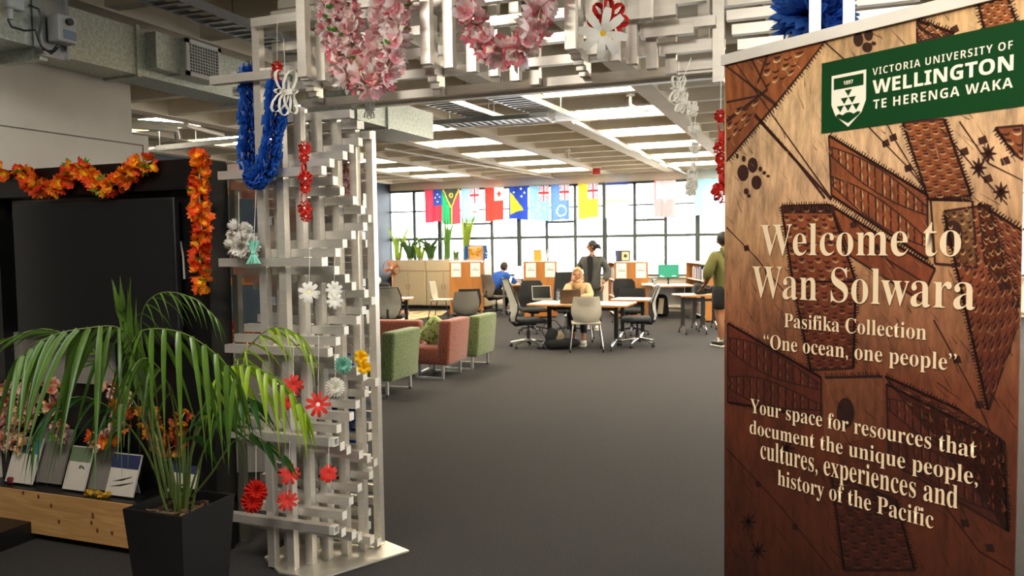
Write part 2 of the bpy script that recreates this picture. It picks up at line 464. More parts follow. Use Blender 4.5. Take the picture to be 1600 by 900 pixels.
MB().rbox(at_u(22, 6, -3.98), (.06, .10, .07), .02).tube(pxtube([(16, 6), (16, 30)], -3.98), .014, 8).tube(pxtube([(22, 4), (45, 9)], -3.98), .012, 8).build('junction_box', M('pale_grey_plastic'), da, world=True, smooth=True)
# cable ladders
def ladder(name, label, p0, p1, wdt=.3, up=0.05, n=24, side=None):
    p0 = Vector(p0); p1 = Vector(p1); d = (p1 - p0); L_ = d.length; dn = d.normalized()
    sd = Vector((0, 0, 1)).cross(dn).normalized()
    t = thing(name, label, 'cable tray', p0)
    for s_ in (-1, 1):
        a = p0 + sd * s_ * wdt / 2; b = a + d
        m = MB(); h = Vector((0, 0, up)); tt = sd * .008
        m.add([a - tt, a + tt, b + tt, b - tt, a - tt + h, a + tt + h, b + tt + h, b - tt + h], [(0, 3, 2, 1), (4, 5, 6, 7), (0, 1, 5, 4), (2, 3, 7, 6), (1, 2, 6, 5), (3, 0, 4, 7)])
        m.build('side_rail', greymetal, t, world=True)
    for q in (.1, .5, .9):
        c = p0 + d * q; MB().tube([c + Vector((0, 0, .03)), Vector((c.x, c.y, 3.68))], .006, 6).build('hanger_rod', greymetal, t, world=True)
    for i in range(n):
        c = p0 + d * ((i + .5) / n)
        MB().cbox(c + Vector((0, 0, .01)), (wdt, .035, .015), rot=Matrix((sd, dn, Vector((0, 0, 1)))).transposed()).build('rung', greymetal, t, world=True)
    return t
zt_ = 3.12
def tz(px, py, z=zt_): return at_z(px, py, z)
ladder('cable_ladder', 'steel cable ladder running above the grilled duct at upper left', tz(215, -12, 3.3), tz(475, 88, 3.3), .24, .06, 16)
ladder('cable_ladder', 'cable ladder behind the arch right of the duct end', tz(672, 158, 3.1), tz(772, 190, 3.1), .3, .05, 13)
ladder('cable_ladder', 'cable ladder behind the arch leading right from the first crossing', tz(770, 146, 3.1), tz(886, 190, 3.1), .34, .05, 18)
ladder('cable_ladder', 'cable ladder crossing left to right under the coffers beyond the duct end', tz(686, 198, 3.05), tz(862, 186, 3.05), .3, .05, 16)
ladder('cable_ladder', 'perforated cable tray low in the ceiling above the black display unit', at(235, 236, 11), at(372, 222, 12), .3, .06, 14)
for lab, pts, r_ in (('white pipe under the ceiling left of the arch with a bent end', [(205, 190, 3.2), (290, 196, 3.2), (348, 211, 3.2)], .03),
                     ('silver pipe under the ceiling above the display unit', [(205, 196, 3.15), (275, 202, 3.15), (277, 214, 3.1)], .04),
                     ('long grey conduit running away under the coffers', [(897, 190, 3.33), (1080, 274, 3.33)], .03),
                     ('long thin conduit crossing the ceiling coffers left to right', [(600, 232, 3.36), (950, 292, 3.36)], .02)):
    p = [at_z(x, y, z) for x, y, z in pts]
    o = MB().tube(p, r_, 8).build('ceiling_pipe', M('pale_pipe', 'c9c3b6', .45), None, True, origin=p[0]); tag(o, lab, 'pipe')
for x, y, lab in ((985, 150, 'bent white sprinkler pipe drop in the nearest coffer'), (888, 236, 'bent white pipe drop among the far coffers')):
    p = at_z(x, y, 3.38)
    o = MB().lathe([(.05, 0), (.05, .02), (.0, .02)], 12, p).tube([p + Vector((0, 0, .26)), p, p - Vector((0, 0, .10)), p + Vector((.12, .06, -.16)), p + Vector((.2, .08, -.17))], .018, 8).build('sprinkler_pipe', white, None, True, origin=p); tag(o, lab, 'pipe')
p = at_z(932, 268, 3.3)
o = MB().rbox(p, (.16, .1, .14), .01).build('alarm_beacon', M('red_plastic', 'd0321c', .4), None, True, origin=p); tag(o, 'small red alarm box hanging under the ceiling beyond the arch', 'alarm')

# ================================================================== WHITE BULKHEAD BEHIND DISPLAY UNIT
WU = -4.78
vend1 = at_u(205, 170, WU).y; vend2 = at_u(223, 240, WU).y
gz = at_u(212, 227, WU).z; lz = at_u(215, 213, WU).z
wm = M('grey_white_partition', 'd2ccc2', .6, var=.03)
pw = MB().box((WU - .6, 3.0, 0), (WU, vend1, zb + .25)).build('wall_partition', wm, origin=(WU, 4, 0)); struct(pw)
MB().box((WU - .6, 3.0, 0), (WU + .06, vend2, lz)).build('lower_panel', wm, pw, origin=(WU, 4, 0))
gg = M('groove_grey', '6d665d', .8)
MB().box((WU + .058, 3.0, gz - .008), (WU + .064, vend2 - .06, gz)).box((WU + .058, vend2 - .06, .1), (WU + .064, vend2 - .052, gz)).build('groove', gg, pw, origin=(WU, 4, 0))

# ================================================================== BLACK DISPLAY UNIT
UV = 3.5
def U(px, py): return at_v(px, py, UV)
cu = U(333, 252).x; ztop = (U(333, 250).z + U(60, 268).z) / 2
uL = -4.76
blk = M('black_laminate', '0c0c0d', .4, var=.2)
cub = at_v(352, 300, 3.62).x
unit = thing('display_unit', 'tall black display unit with a framed niche behind the television and flowers', 'display unit', (-3.9, 3.5, 0))
MB().box((uL, 3.53, .02), (cu - .01, 3.62, ztop - .01)).build('back_panel', blk, unit, world=True)
MB().box((uL, 3.38, ztop - .16), (cu, 3.60, ztop)).build('header', blk, unit, world=True)
MB().box((cu - .24, 3.44, .02), (cu, 3.60, ztop - .16)).build('side_panel', blk, unit, world=True)
MB().box((uL, 3.44, .02), (U(14, 400).x, 3.60, ztop - .16)).build('side_panel', blk, unit, world=True)
MB().box((cu, 3.62, .02), (cu + .035, 3.66, ztop - .02)).build('edge_strip', M('metal_edge_strip', '7c7a6c', .4, .6), unit, world=True)
MB().box((U(19, 400).x, 3.515, 1.9), (at_v(168, 300, 3.515).x, 3.53, ztop - .17)).build('white_board', M('grey_board', '8e8a84', .6), unit, world=True)
# white board strip under the television
a, b = at_v(24, 560, 3.515), at_v(128, 560, 3.515)
MB().box((a.x, 3.505, at_v(60, 594, 3.515).z), (b.x + .25, 3.53, at_v(60, 520, 3.515).z)).build('white_board', M('grey_board'), unit, world=True)
tz_ = at_v(110, 775, 3.3)
plz1 = (at_v(194, 791, 3.3).z + at_v(10, 755, 3.3).z) / 2; plz0 = (at_v(194, 860, 3.3).z + at_v(30, 822, 3.3).z) / 2
MB().box((uL, 3.30, plz1 - .03), (cu - .0, 3.60, plz1)).build('shelf', blk, unit, world=True)
MB().box((uL, 3.34, 0), (cu - .02, 3.58, plz1 - .03)).build('plinth', blk, unit, world=True)
pine = wood('pine_board', 'b98a55', 'cfa168', 2.5, (1, 8, 14), .5)
MB().box((uL, 3.285, plz0), (cu - .2, 3.32, plz1 - .005)).build('pine_plank', pine, unit, world=True)
kn = MB()
for x, y in ((80, 790), (145, 806), (143, 817), (152, 829), (92, 815), (175, 833), (60, 776), (36, 770)):
    p = at_v(x, y, 3.284); kn.ell(p, (.010, .0012, .014 if x != 145 else .02), 8, 4)
kn.build('wood_knot', M('knot_brown', '6e4220', .6), unit, world=True, smooth=True)
MB().box((uL, 2.9, .0), (at_v(27, 815, 3.2).x, 3.33, .11)).build('foot', blk, unit, world=True)
# television
tvm = M('tv_glass', '1b1b1c', .38, var=.05, spec=.5)
t0, t1 = at_v(17, 320, 3.36), at_v(270, 306, 3.36)
tb = at_v(30, 530, 3.36).z; tt_ = at_v(140, 313, 3.36).z
tv = thing('television', 'large black television screen hung in the black display unit', 'television', ((t0.x + t1.x) / 2, 3.4, tb))
MB().rbox(((t0.x + t1.x) / 2, 3.385, (tt_ + tb) / 2), (t1.x - t0.x, .04, tt_ - tb), .008).build('housing', black, tv, world=True, smooth=True)
MB().box((t0.x + .012, 3.362, tb + .02), (t1.x - .012, 3.366, tt_ - .012)).build('screen', tvm, tv, world=True)
MB().box(((t0.x + t1.x) / 2 - .2, 3.405, (tt_ + tb) / 2 - .2), ((t0.x + t1.x) / 2 + .2, 3.53, (tt_ + tb) / 2 + .2)).build('wall_bracket', black, tv, world=True)
o = MB().tube([at_v(x, y, 3.43) for x, y in ((275, 376), (282, 378), (286, 400), (288, 436))], .006, 6).build('cable', M('white_cable', 'b5b2ac', .5), None, True, origin=at_v(282, 400, 3.43)); tag(o, 'short white cable hanging beside the television', 'cable')

# ================================================================== SCULPTURE ARCH
T = .043; ST = .0451; VR = 3.37; RP = .0893
arch = thing('tube_sculpture_arch', 'open archway sculpture of stacked square aluminium tubes hung with paper flowers', 'sculpture', (-1.275, 3.6, 0))
def tri(k):
    k = k % 10; return k if k <= 5 else 10 - k
def abox(name, lo, hi, capaxis=0):
    c = [(a + b) / 2 for a, b in zip(lo, hi)]
    m = MB().box([a - b for a, b in zip(lo, c)], [a - b for a, b in zip(hi, c)], 0, 1, capaxis)
    return m.mesh(name, [alu, alucap])
def place(name, me, c):
    o = bpy.data.objects.new(name, me); COL.objects.link(o); o.parent = arch
    o.location = Vector(c) - arch.location; return o
LB0, LB1 = -2.90, -2.265
bar_me = abox('bar', (0, 0, 0), (LB1 - LB0, T, T))
def mirror(u): return -2.55 - u
hole = MB()
for k in range(0, 53):
    r = tri(k + 5); z = .045 + ST * k; v_ = VR + RP * r
    if k == 0: r = 5
    for side in (0, 1):
        uc = (LB0 + LB1) / 2
        if side: uc = mirror(uc)
        uc += .012 * math.sin(k * 2.3)
        o = place('bar', bar_me, (uc, v_, z))
        if r < 5:
            o = place('bar', bar_me, (uc - (.05 + .03 * (5 - r)) * (-1 if side else 1), VR + RP * (10 - r), z)); o.scale.x = .85
# two bars whose end caps are missing show the hollow tube
for k in (5, 15):
    z = .045 + ST * k
    uc = LB1 + .012 * math.sin(k * 2.3)
    m = MB().box((-.0, -T / 2, -T / 2), (.03, T / 2, -T / 2 + .005)).box((0, -T / 2, T / 2 - .005), (.03, T / 2, T / 2)).box((0, -T / 2, -T / 2 + .005), (.03, -T / 2 + .005, T / 2 - .005)).box((0, T / 2 - .005, -T / 2 + .005), (.03, T / 2, T / 2 - .005)).box((0, -T / 2 + .005, -T / 2 + .005), (.004, T / 2 - .005, T / 2 - .005), 1)
    place('open_tube_end', m.mesh('open_tube_end', [alucap, aluend]), (uc, VR, z))
def post(u, v_, z0, z1, nm='post'):
    h = z1 - z0
    me = abox(nm, (-T / 2, -T / 2, z0), (T / 2, T / 2, z1), 2)
    place(nm, me, (u, v_, (z0 + z1) / 2))
PU = [-2.54, -2.5075, -2.433, -2.39, -2.3375, -2.284]
PXS = [(415, 0), (446, 0), (475, 1), (501, 2), (531, 3), (559, 4), (584, 5)]
for side in (0, 1):
    g = mirror if side else (lambda x: x)
    for q_, (px_, r) in enumerate(PXS):
        uu = at_v(px_, 450, VR + RP * r + .0445).x
        post(g(uu), VR + RP * r + .0445, .012, (2.86, 2.45, 2.42, 2.40, 2.38, 2.34, 2.33)[q_])
    for r, uu in ((1, -2.63), (2, -2.70), (3, -2.6), (4, -2.72), (5, -2.62)):
        post(g(uu), VR + RP * r + .0445, .012, 2.4)
# beam: long horizontal bars at stepped depths, short stepped bars in front
for i, r in enumerate((5, 4, 3, 2, 1, 2, 3, 4)):
    a, b = -2.70 + .02 * (i % 2), -.50 + .03 * r
    me = abox('bar', (0, 0, 0), (b - a, T, T)); place('bar', me, ((a + b) / 2, VR + RP * r + .01, 2.50 + .083 * i))
    if i < 7:
        a = -.46 + .03 * r; me = abox('bar', (0, 0, 0), (.40 - a, T, T)); place('bar', me, ((a + .40) / 2, VR + RP * (6.2 - .8 * r), 2.53 + .083 * i))
for i, (xa, xb, yc) in enumerate(((972, 1057, 19), (1002, 1085, 47), (1031, 1113, 73), (1060, 1132, 100))):
    v_ = VR + RP * (3 + i) - .09; p, q = at_v(xa, yc + 2, v_), at_v(xb, yc, v_)
    me = abox('bar', (0, 0, 0), (q.x - p.x, T, T + .008)); place('bar', me, ((p.x + q.x) / 2, v_, (p.z + q.z) / 2))
for ua, ub, r, z in ((-2.93, -2.55, 0, 2.565), (-2.86, -2.5, 1, 2.60), (-2.86, -2.5, 1, 2.52), (-2.66, -2.3, 0, 2.83)):
    me = abox('bar', (0, 0, 0), (ub - ua, T, T)); place('bar', me, ((ua + ub) / 2, VR + RP * r, z))
me = abox('bottom_beam', (0, 0, 0), (2.3, .05, .06)); place('bottom_beam', me, (-1.275, VR + RP * 5 + .10, 2.50))
def stub(px, py, r, top=3.15, dz=0.):
    q = at_v(px, py, VR + RP * r - .0445)
    me = abox('hanging_tube', (-T / 2 - .003, -T / 2, q.z), (T / 2 + .003, T / 2, top), 2)
    place('hanging_tube', me, (q.x, q.y, (q.z + top) / 2))
for row in ([(476, 121), (505, 127), (530, 133), (560, 141), (588, 148)], [(668, 101), (703, 107), (739, 113), (773, 120), (806, 127), (837, 133)], [(893, 78), (927, 86), (960, 96), (988, 101), (1019, 108), (1049, 116)]):
    for r, (x, y) in enumerate(row): stub(x, y, r)
for x0, y0, x1, y1 in ((480, 126, 496, 160), (671, 107, 686, 150), (898, 84, 914, 120)):
    for r in range(1, 6): stub(x0 + (x1 - x0) * (r - 1) / 4, y0 + (y1 - y0) * (r - 1) / 4, r, 2.62 + .09 * (r % 3))
stub(1123, 129, 4); stub(1010, 30, 0, 3.2); stub(1100, 60, 5)
q = at_v(1273, 90, VR - .0445); me = abox('post', (-T / 2, -T / 2, .012), (T / 2, T / 2, 3.1), 2); place('post', me, (q.x, q.y, 1.556))

# base plates
def plate(g):
    pts = [(-2.80, 3.50), (-2.60, 3.36), (-2.36, 3.34), (-2.09, 3.84), (-2.30, 3.93), (-2.80, 3.93)]
    if g: pts = [(mirror(x), y) for x, y in reversed(pts)]
    m = MB().prism([(x, y) for x, y in pts], 2, 0.001, .011)
    m.build('base_plate', M('plate_aluminium', 'd6cfc2', .4, .6), arch, world=True)
plate(0); plate(1)

# ================================================================== FLOWERS
petal = M('petal_cloth', vcol=True, rough=.7, var=.08, scale=40, transl=.35)
def L3(c): return lin(c)[:3]
def flower_mesh(name, cols, n=5, r=.045, cup=.5, layers=2, seed=0, frill=.25, centre=None):
    rr = random.Random(seed); m = MB()
    for ly in range(layers):
        for i in range(n):
            a = 2 * PI * (i + .5 * ly) / n + rr.uniform(-.15, .15); s_ = r * (1 - .25 * ly) * rr.uniform(.85, 1.12)
            cu_ = cup * (1 + .5 * ly) * rr.uniform(.7, 1.3)
            c, s2 = math.cos(a), math.sin(a); vs = []
            cross = [(.0, .10), (.35, .42), (.7, .52), (1.0, .30)]
            for (t, wd) in cross:
                for q in (-1, 0, 1):
                    x = t * s_; y = q * wd * s_; z = cu_ * s_ * t * t + abs(q) * frill * s_ * t + rr.uniform(-.05, .05) * s_
                    vs.append((x * c - y * s2, x * s2 + y * c, z))
            for k in range(3):
                col = cols[min(k, len(cols) - 1)]; jit = rr.uniform(.8, 1.15)
                col = tuple(min(1, x * jit) for x in col)
                m.add([vs[k * 3 + j] for j in (0, 1, 2, 3, 4, 5)], [(0, 1, 4, 3), (1, 2, 5, 4)], 0, col)
    if centre: m.ell((0, 0, r * .12), (r * .2, r * .2, r * .15), 8, 4, 0, col=centre)
    return m.mesh(name, [petal], 'all')
leafg = L3('4f9a28')
leaf_me = None
def leafm():
    m = MB()
    for a in (-.5, .4):
        c, s2 = math.cos(a), math.sin(a)
        vs = [(0, 0, 0)] + [(x * c - y * s2, x * s2 + y * c, z) for x, y, z in ((.02, -.012, .004), (.022, 0, -.002), (.02, .012, .004), (.042, 0, .01))]
        m.add(vs, [(0, 1, 2), (0, 2, 3), (1, 4, 2), (2, 4, 3)], 0, leafg)
    return m.mesh('leaf', [petal])
leaf_me = leafm()
def interp(pts, n):
    P = [Vector(p) for p in pts]; L_ = [0]
    for i in range(1, len(P)): L_.append(L_[-1] + (P[i] - P[i - 1]).length)
    out = []
    for k in range(n):
        s_ = L_[-1] * k / max(1, n - 1); i = 1
        while i < len(P) - 1 and L_[i] < s_: i += 1
        t = (s_ - L_[i - 1]) / max(1e-9, L_[i] - L_[i - 1]); 
        p0 = P[max(0, i - 2)]; p1 = P[i - 1]; p2 = P[i]; p3 = P[min(len(P) - 1, i + 1)]
        q = .5 * ((2 * p1) + (-p0 + p2) * t + (2 * p0 - 5 * p1 + 4 * p2 - p3) * t * t + (-p0 + 3 * p1 - 3 * p2 + p3) * t ** 3)
        out.append(q)
    return out, L_[-1]
def lei(label, pts, fls, spacing=.03, rad=.02, leaves=.12, group=None, name='flower_lei', cat='lei', leafn=None, seed=1, up=0.0):
    rr = random.Random(seed)
    _, L_ = interp(pts, 3); n = max(3, int(L_ / spacing)); P, _ = interp(pts, n)
    t = thing(name, label, cat, P[0], 0, group)
    MB().tube(P, .004, 5).build('cord', M('lei_cord', 'c9b79a', .8), t, world=True)
    for i, p in enumerate(P):
        tg = (P[min(i + 1, n - 1)] - P[max(i - 1, 0)]).normalized()
        a = i * 2.4 + rr.uniform(-.5, .5)
        nn = tg.orthogonal().normalized(); bb = tg.cross(nn)
        d = (nn * math.cos(a) + bb * math.sin(a))
        dd = (d + tg * rr.uniform(-1.1, 1.1) + bb * rr.uniform(-.4, .4)).normalized()
        q = Vector((0, 0, 1)).rotation_difference(dd)
        sc = rr.uniform(.8, 1.15)
        inst('flower', rr.choice(fls), t, p + d * rad - t.location, (q @ Euler((0, 0, rr.uniform(0, 6))).to_quaternion()).to_euler(), (sc, sc, sc))
        if rr.random() < leaves:
            d2 = (nn * math.cos(a + 2) + bb * math.sin(a + 2))
            q = Vector((1, 0, 0)).rotation_difference(d2)
            inst('leaf', leafn or leaf_me, t, p + d2 * rad * 1.2 - t.location, q.to_euler(), (1.2, 1.2, 1.2))
    return t
pinks = [flower_mesh('flower', [L3('fbf3e6'), L3('fdeae6'), L3('f6bcc0')], 4, .046, .5, 2, 1, .35), flower_mesh('flower', [L3('f3c9c6'), L3('fbdcda'), L3('fdf0ea')], 4, .044, .7, 1, 2, .4),
         flower_mesh('flower', [L3('ea98a2'), L3('f7c4c8'), L3('fdeae6')], 5, .044, .6, 1, 3, .4), flower_mesh('flower', [L3('f6d8c8'), L3('fdf6ee'), L3('ea7d8a')], 4, .045, .5, 2, 4, .35)]
oranges = [flower_mesh('flower', [L3('ffd21a'), L3('ffae14'), L3('f7641a')], 5, .036, .5, 2, 11, .35), flower_mesh('flower', [L3('ffe02a'), L3('ffc818'), L3('fb8a1a')], 5, .036, .6, 2, 12, .35),
           flower_mesh('flower', [L3('ffa81a'), L3('fb7418'), L3('ee4418')], 5, .034, .5, 2, 13, .35)]
VH = 3.22
def H(px, py, v_=VH): return at_v(px, py, v_)
lei('double pink and cream silk flower lei hanging from the left of the arch beam', [H(514, -22), H(518, 30), H(525, 75), H(540, 112), H(568, 134), H(600, 118), H(616, 75), H(622, 20), H(622, -22)], pinks, .0125, .017, .12, seed=3)
lei('second pink and cream lei looped behind the double one at the arch left', [H(540, -20, 3.25), H(542, 30, 3.25), H(548, 75, 3.25), H(562, 102, 3.25), H(580, 106, 3.25), H(592, 84, 3.25), H(597, 40, 3.25), H(594, -20, 3.25)], pinks, .0135, .017, .08, seed=4)
lei('pink and cream silk flower lei looped low at the middle of the arch beam', [H(728, -20), H(735, 25), H(752, 60), H(775, 82), H(800, 84), H(822, 66), H(840, 30), H(852, -20)], pinks, .0115, .024, .1, seed=5)
lei('orange flower garland swagged along the top of the black display unit', [at_v(x, y, 3.33) for x, y in ((-20, 268), (10, 268))], oranges, .03, .018, .05, seed=9, cat='garland', name='flower_garland')
lei('orange and yellow flower garland draped in two swags over the black unit', [at_v(x, y, 3.33) for x, y in ((30, 264), (45, 282), (66, 296), (92, 290), (112, 268), (124, 262), (140, 276), (165, 293), (192, 280), (212, 262), (236, 252))], oranges, .0125, .02, .22, seed=6, cat='garland', name='flower_garland')
lei('orange and yellow flower garland hanging straight down the unit corner post', [at_v(x, y, 3.33) for x, y in ((310, 240), (312, 265), (311, 300), (314, 340), (315, 370), (312, 400), (315, 430), (316, 452))], oranges, .0125, .018, .2, seed=7, cat='garland', name='flower_garland')
# blue ruffled lei
def ruffle_mesh(col1, col2, r=.042, seed=0):
    rr = random.Random(seed); m = MB(); n = 22
    vs = [(0, 0, 0)]
    for k, t in enumerate((.45, 1.0)):
        for j in range(n):
            a = 2 * PI * j / n; q = r * t * rr.uniform(.82, 1.12)
            vs.append((q * math.cos(a), q * math.sin(a), (.38 if j % 2 else -.38) * r * t + rr.uniform(-.2, .2) * r))
    for j in range(n):
        j2 = (j + 1) % n
        m.add([vs[0], vs[1 + j], vs[1 + j2]], [(0, 1, 2)], 0, col1)
        m.add([vs[1 + j], vs[1 + n + j], vs[1 + n + j2], vs[1 + j2]], [(0, 1, 2, 3)], 0, col2 if rr.random() < .86 else L3('8fb0ec'))  # a few outer faces painted paler as highlights
    return m.mesh('ruffle', [petal])
blues = [ruffle_mesh(L3('0c3a88'), L3('2466c6'), .054, s_) for s_ in range(3)]
def ruffle_lei(label, pts, meshes, spacing=.013, seed=2, sc0=1.0):
    rr = random.Random(seed); _, L_ = interp(pts, 3); n = int(L_ / spacing); P, _ = interp(pts, n)
    t = thing('ruffled_lei', label, 'lei', P[0])
    MB().tube(P, .005, 5).build('cord', M('lei_cord'), t, world=True)
    for i, p in enumerate(P):
        tg = (P[min(i + 1, n - 1)] - P[max(i - 1, 0)]).normalized()
        q = Vector((0, 0, 1)).rotation_difference((tg + Vector([rr.uniform(-.35, .35) for _ in range(3)])).normalized())
        s_ = rr.uniform(.85, 1.12) * sc0; inst('ruffle', rr.choice(meshes), t, p - t.location, q.to_euler(), (s_, s_, s_))
ruffle_lei('royal blue ruffled lei looped around the left front post of the arch', [at_v(x, y, 3.45 if x < 400 else 3.30) for x, y in ((392, 106), (390, 150), (390, 200), (388, 240), (396, 270))] + [at_v(x, y, 3.30) for x, y in ((402, 278), (416, 262), (424, 230), (428, 200), (432, 165), (434, 130))], blues, .017)
ruffle_lei('blue ruffled lei seen through the bars low in the arch leg', [at_v(x, y, 4.1) for x, y in ((535, 560), (549, 600), (550, 650), (545, 690), (520, 700), (518, 650), (520, 600))], blues, .016)
# pink lei behind the bars
lei('pink lei hanging behind the bars of the arch leg, upper part', [at_v(x, y, 4.0) for x, y in ((541, 190), (541, 240), (540, 290), (545, 330))], pinks, .02, .02, .05, seed=15)
lei('small pink lei seen through the bars beside the orange one', [at_v(x, y, 4.0) for x, y in ((480, 190), (484, 215), (480, 240))], pinks, .02, .02, .05, seed=16)
def string(o, p, top, t):
    MB().tube([Vector(p), Vector(top)], .0013, 4).build('string', M('nylon_string', 'e8e4da', .5), t, world=True)
def colmat(name, c, **k): return M(name, c, .65, var=.05, **k)
redp = colmat('red_paper', 'd42a1c', transl=.2); whitep = colmat('white_paper_strip', 'f2efe6', transl=.3); yel = colmat('yellow_paper', 'f3c617', transl=.2)
teal = colmat('teal_paper', '9fd8c8', transl=.2); bluep = colmat('blue_paper', '2a6fd0', transl=.2)
def loopflower(m, c, r, n, wd, fwd, up, mi=0, loop=True, start=0., jit=.1, rr=R):
    """flower of looped paper strips facing fwd"""
    c = Vector(c); fwd = Vector(fwd).normalized(); rt = fwd.cross(Vector(up)).normalized(); u_ = rt.cross(fwd)
    for i in range(n):
        a = start + 2 * PI * i / n + rr.uniform(-jit, jit); d = rt * math.cos(a) + u_ * math.sin(a); sd = d.cross(fwd)
        if loop:
            pts = []
            for k in range(9):
                th = PI * k / 8
                pts.append(c + d * (r * math.sin(th) * .98 if 0 else r * (.5 - .5 * math.cos(2 * th)) ) + sd * (r * .22 * math.sin(2 * th)))
            m.ribbon(pts, wd, .0016, fwd + sd * .8, mi)
        else:
            pts = [c + d * r * t + fwd * (r * .25 * math.sin(PI * t)) for t in (0, .35, .7, 1.0)]
            vs = []
            for q, (p, hw) in enumerate(zip(pts, (.25, .8, 1.0, .75))): vs += [p - sd * wd * hw / 2, p + sd * wd * hw / 2]
            back = [Vector(x) - fwd * .0015 for x in vs]
            allv = vs + back; fs = []
            for q in range(3):
                fs += [(2 * q, 2 * q + 1, 2 * q + 3, 2 * q + 2), (8 + 2 * q, 8 + 2 * q + 2, 8 + 2 * q + 3, 8 + 2 * q + 1), (2 * q, 2 * q + 2, 10 + 2 * q, 8 + 2 * q), (2 * q + 1, 9 + 2 * q, 11 + 2 * q, 2 * q + 3)]
            fs.append((6, 7, 15, 14)); m.add(allv, fs, mi)
def daisy(label, px, py, rpx, col, v_=3.28, n=8, centre=None, loop=False, wd=.02, strtop=60, face=None, start=0., name='paper_flower', group=None):
    p = at_v(px, py, v_); D = (p - O).dot(FWD); r = rpx * D / F
    t = thing(name, label, 'paper flower', p, 0, group)
    fwd = (face or (O - p)); m = MB()
    loopflower(m, p, r, n, wd, fwd, (0, 0, 1), 0, loop, start); m.build('petals', col, t, world=True, smooth=True)
    if centre:
        f = Vector(fwd).normalized(); MB().lathe([(r * .2, 0), (r * .2, .006), (0, .009)], 12, p, axis=f).build('centre', centre, t, world=True)
    if strtop is not None: string(None, p + Vector((0, 0, .0)), at_v(px + 1, strtop, v_), t)
    return t
daisy('large white paper daisy with yellow centre on the arch beam', 942, 52, 38, whitep, 3.20, 8, yel, False, .036, -10, start=.2)
daisy('red looped paper flower peeking out behind the large white daisy', 950, 32, 32, redp, 3.25, 8, None, True, .03, -10, start=.1)
daisy('white paper daisy with pale yellow centre in the middle of the arch leg', 483, 457, 17, whitep, 3.31, 9, M('pale_yellow', 'e9dc8c', .6), False, .022, 380, start=.3)
daisy('upper white paper daisy of the pair between bars', 522, 452, 13, whitep, 3.34, 9, None, False, .018, 400)
daisy('lower white paper daisy of the pair between bars', 523, 470, 13, whitep, 3.33, 8, None, False, .018, 455)
daisy('red paper daisy with white centre right of the palm leaves', 497, 632, 20, redp, 3.28, 9, whitep, False, .02, 520, start=.4)
daisy('red paper daisy half hidden by the palm leaf tips', 458, 602, 17, redp, 3.28, 9, None, False, .02, 520)
daisy('red paper daisy just under the one hidden by palm leaves', 452, 628, 13, redp, 3.30, 9, None, False, .016, 604)
daisy('upper red paper daisy of two hanging low on the arch leg', 452, 741, 17, redp, 3.28, 10, None, False, .017, 690)
daisy('lower red paper daisy of two hanging low on the arch leg', 449, 782, 17, redp, 3.28, 10, None, False, .017, 757)
daisy('crumpled red paper flower right of the two low daisies', 513, 740, 14, redp, 3.28, 6, None, False, .03, 690, start=.5)
def fan(label, px, py, rpx, col, v_=3.28, squash=1., n=20, strtop=None, tall=1., name='tissue_flower'):
    p = at_v(px, py, v_); D = (p - O).dot(FWD); r = rpx * D / F; rr = random.Random(int(px))
    t = thing(name, label, 'paper flower', p); m = MB(); fwd = (O - p).normalized(); rt = RGT; up = Vector((0, 0, 1))
    for ly in range(3):
        vs = [p + fwd * (.01 * ly)]
        for j in range(n * 2):
            a = 2 * PI * j / (n * 2); q = r * (1 - .22 * ly) * (1 if j % 2 else .86) * rr.uniform(.92, 1.05)
            vs.append(p + rt * math.cos(a) * q * squash + up * math.sin(a) * q * tall + fwd * (.012 * ly + (.012 if j % 2 else -.006) + .018 * ly))
        m.add(vs, [(0, 1 + j, 1 + (j + 1) % (2 * n)) for j in range(2 * n)])
    m.build('petals', col, t, world=True)
    MB().ell(p + fwd * .02, (r * .12, r * .12, r * .12), 8, 5).build('centre', col, t, world=True, smooth=True)
    if strtop is not None: string(None, p, at_v(px, strtop, v_), t)
def pompom(label, px, py, rpx, cols, v_=3.2, strtop=None, wide=1., tall=1., np=34):
    p = at_v(px, py, v_); D = (p - O).dot(FWD); r = rpx * D / F; rr = random.Random(int(px * 3))
    t = thing('tissue_pompom', label, 'pompom', p)
    me = flower_mesh('tissue_layer', cols, 6, r * .75, .9, 2, int(px), .5)
    for i in range(np):
        d = Vector([rr.gauss(0, 1) for _ in range(3)]).normalized()
        inst('tissue_layer', me, t, Vector((d.x * wide, d.y * wide, d.z * tall)) * r * .38, Vector((0, 0, 1)).rotation_difference(d).to_euler())
    if strtop is not None: string(None, p, at_v(px, strtop, v_), t)
pompom('bright blue tissue pompom hanging on the arch above the banner', 1271, 22, 38, [L3('1a4fae'), L3('2a6fe0'), L3('4a8df0')], 3.56, -20)
wt = [L3('c9c2ba'), L3('ded8d0'), L3('eeeae2')]
pompom('grey white tissue flower bow hanging at the left bar ends', 373, 362, 13, wt, 3.30, 300, 1, .8, 14)
pompom('lower half of the grey white tissue bow at the left bar ends', 378, 384, 16, wt, 3.30, None, 1.2, .7, 14)
fan('white pleated paper fan flower low in the arch leg', 524, 605, 17, whitep, 3.30, strtop=540)
fan('pale teal pleated fan flower in the arch leg beside a yellow one', 536, 570, 15, teal, 3.34)
fan('pale grey tissue flower hanging behind the palm leaves', 368, 645, 19, M('pale_tissue', 'c8c4c0', .7, transl=.2), 3.34, strtop=560)
fan('red scalloped paper disc, upper of two at lower left of the arch', 400, 768, 20, redp, 3.24, 1, 14, 690)
fan('red scalloped paper disc, lower of two at lower left of the arch', 394, 785, 19, redp, 3.22, 1, 14)
fan('yellow paper flower, upper of the pair on the arch edge', 564, 558, 13, yel, 3.30, .9, 6, 480)
fan('yellow paper flower, lower of the pair on the arch edge', 569, 574, 12, yel, 3.30, 1, 6)
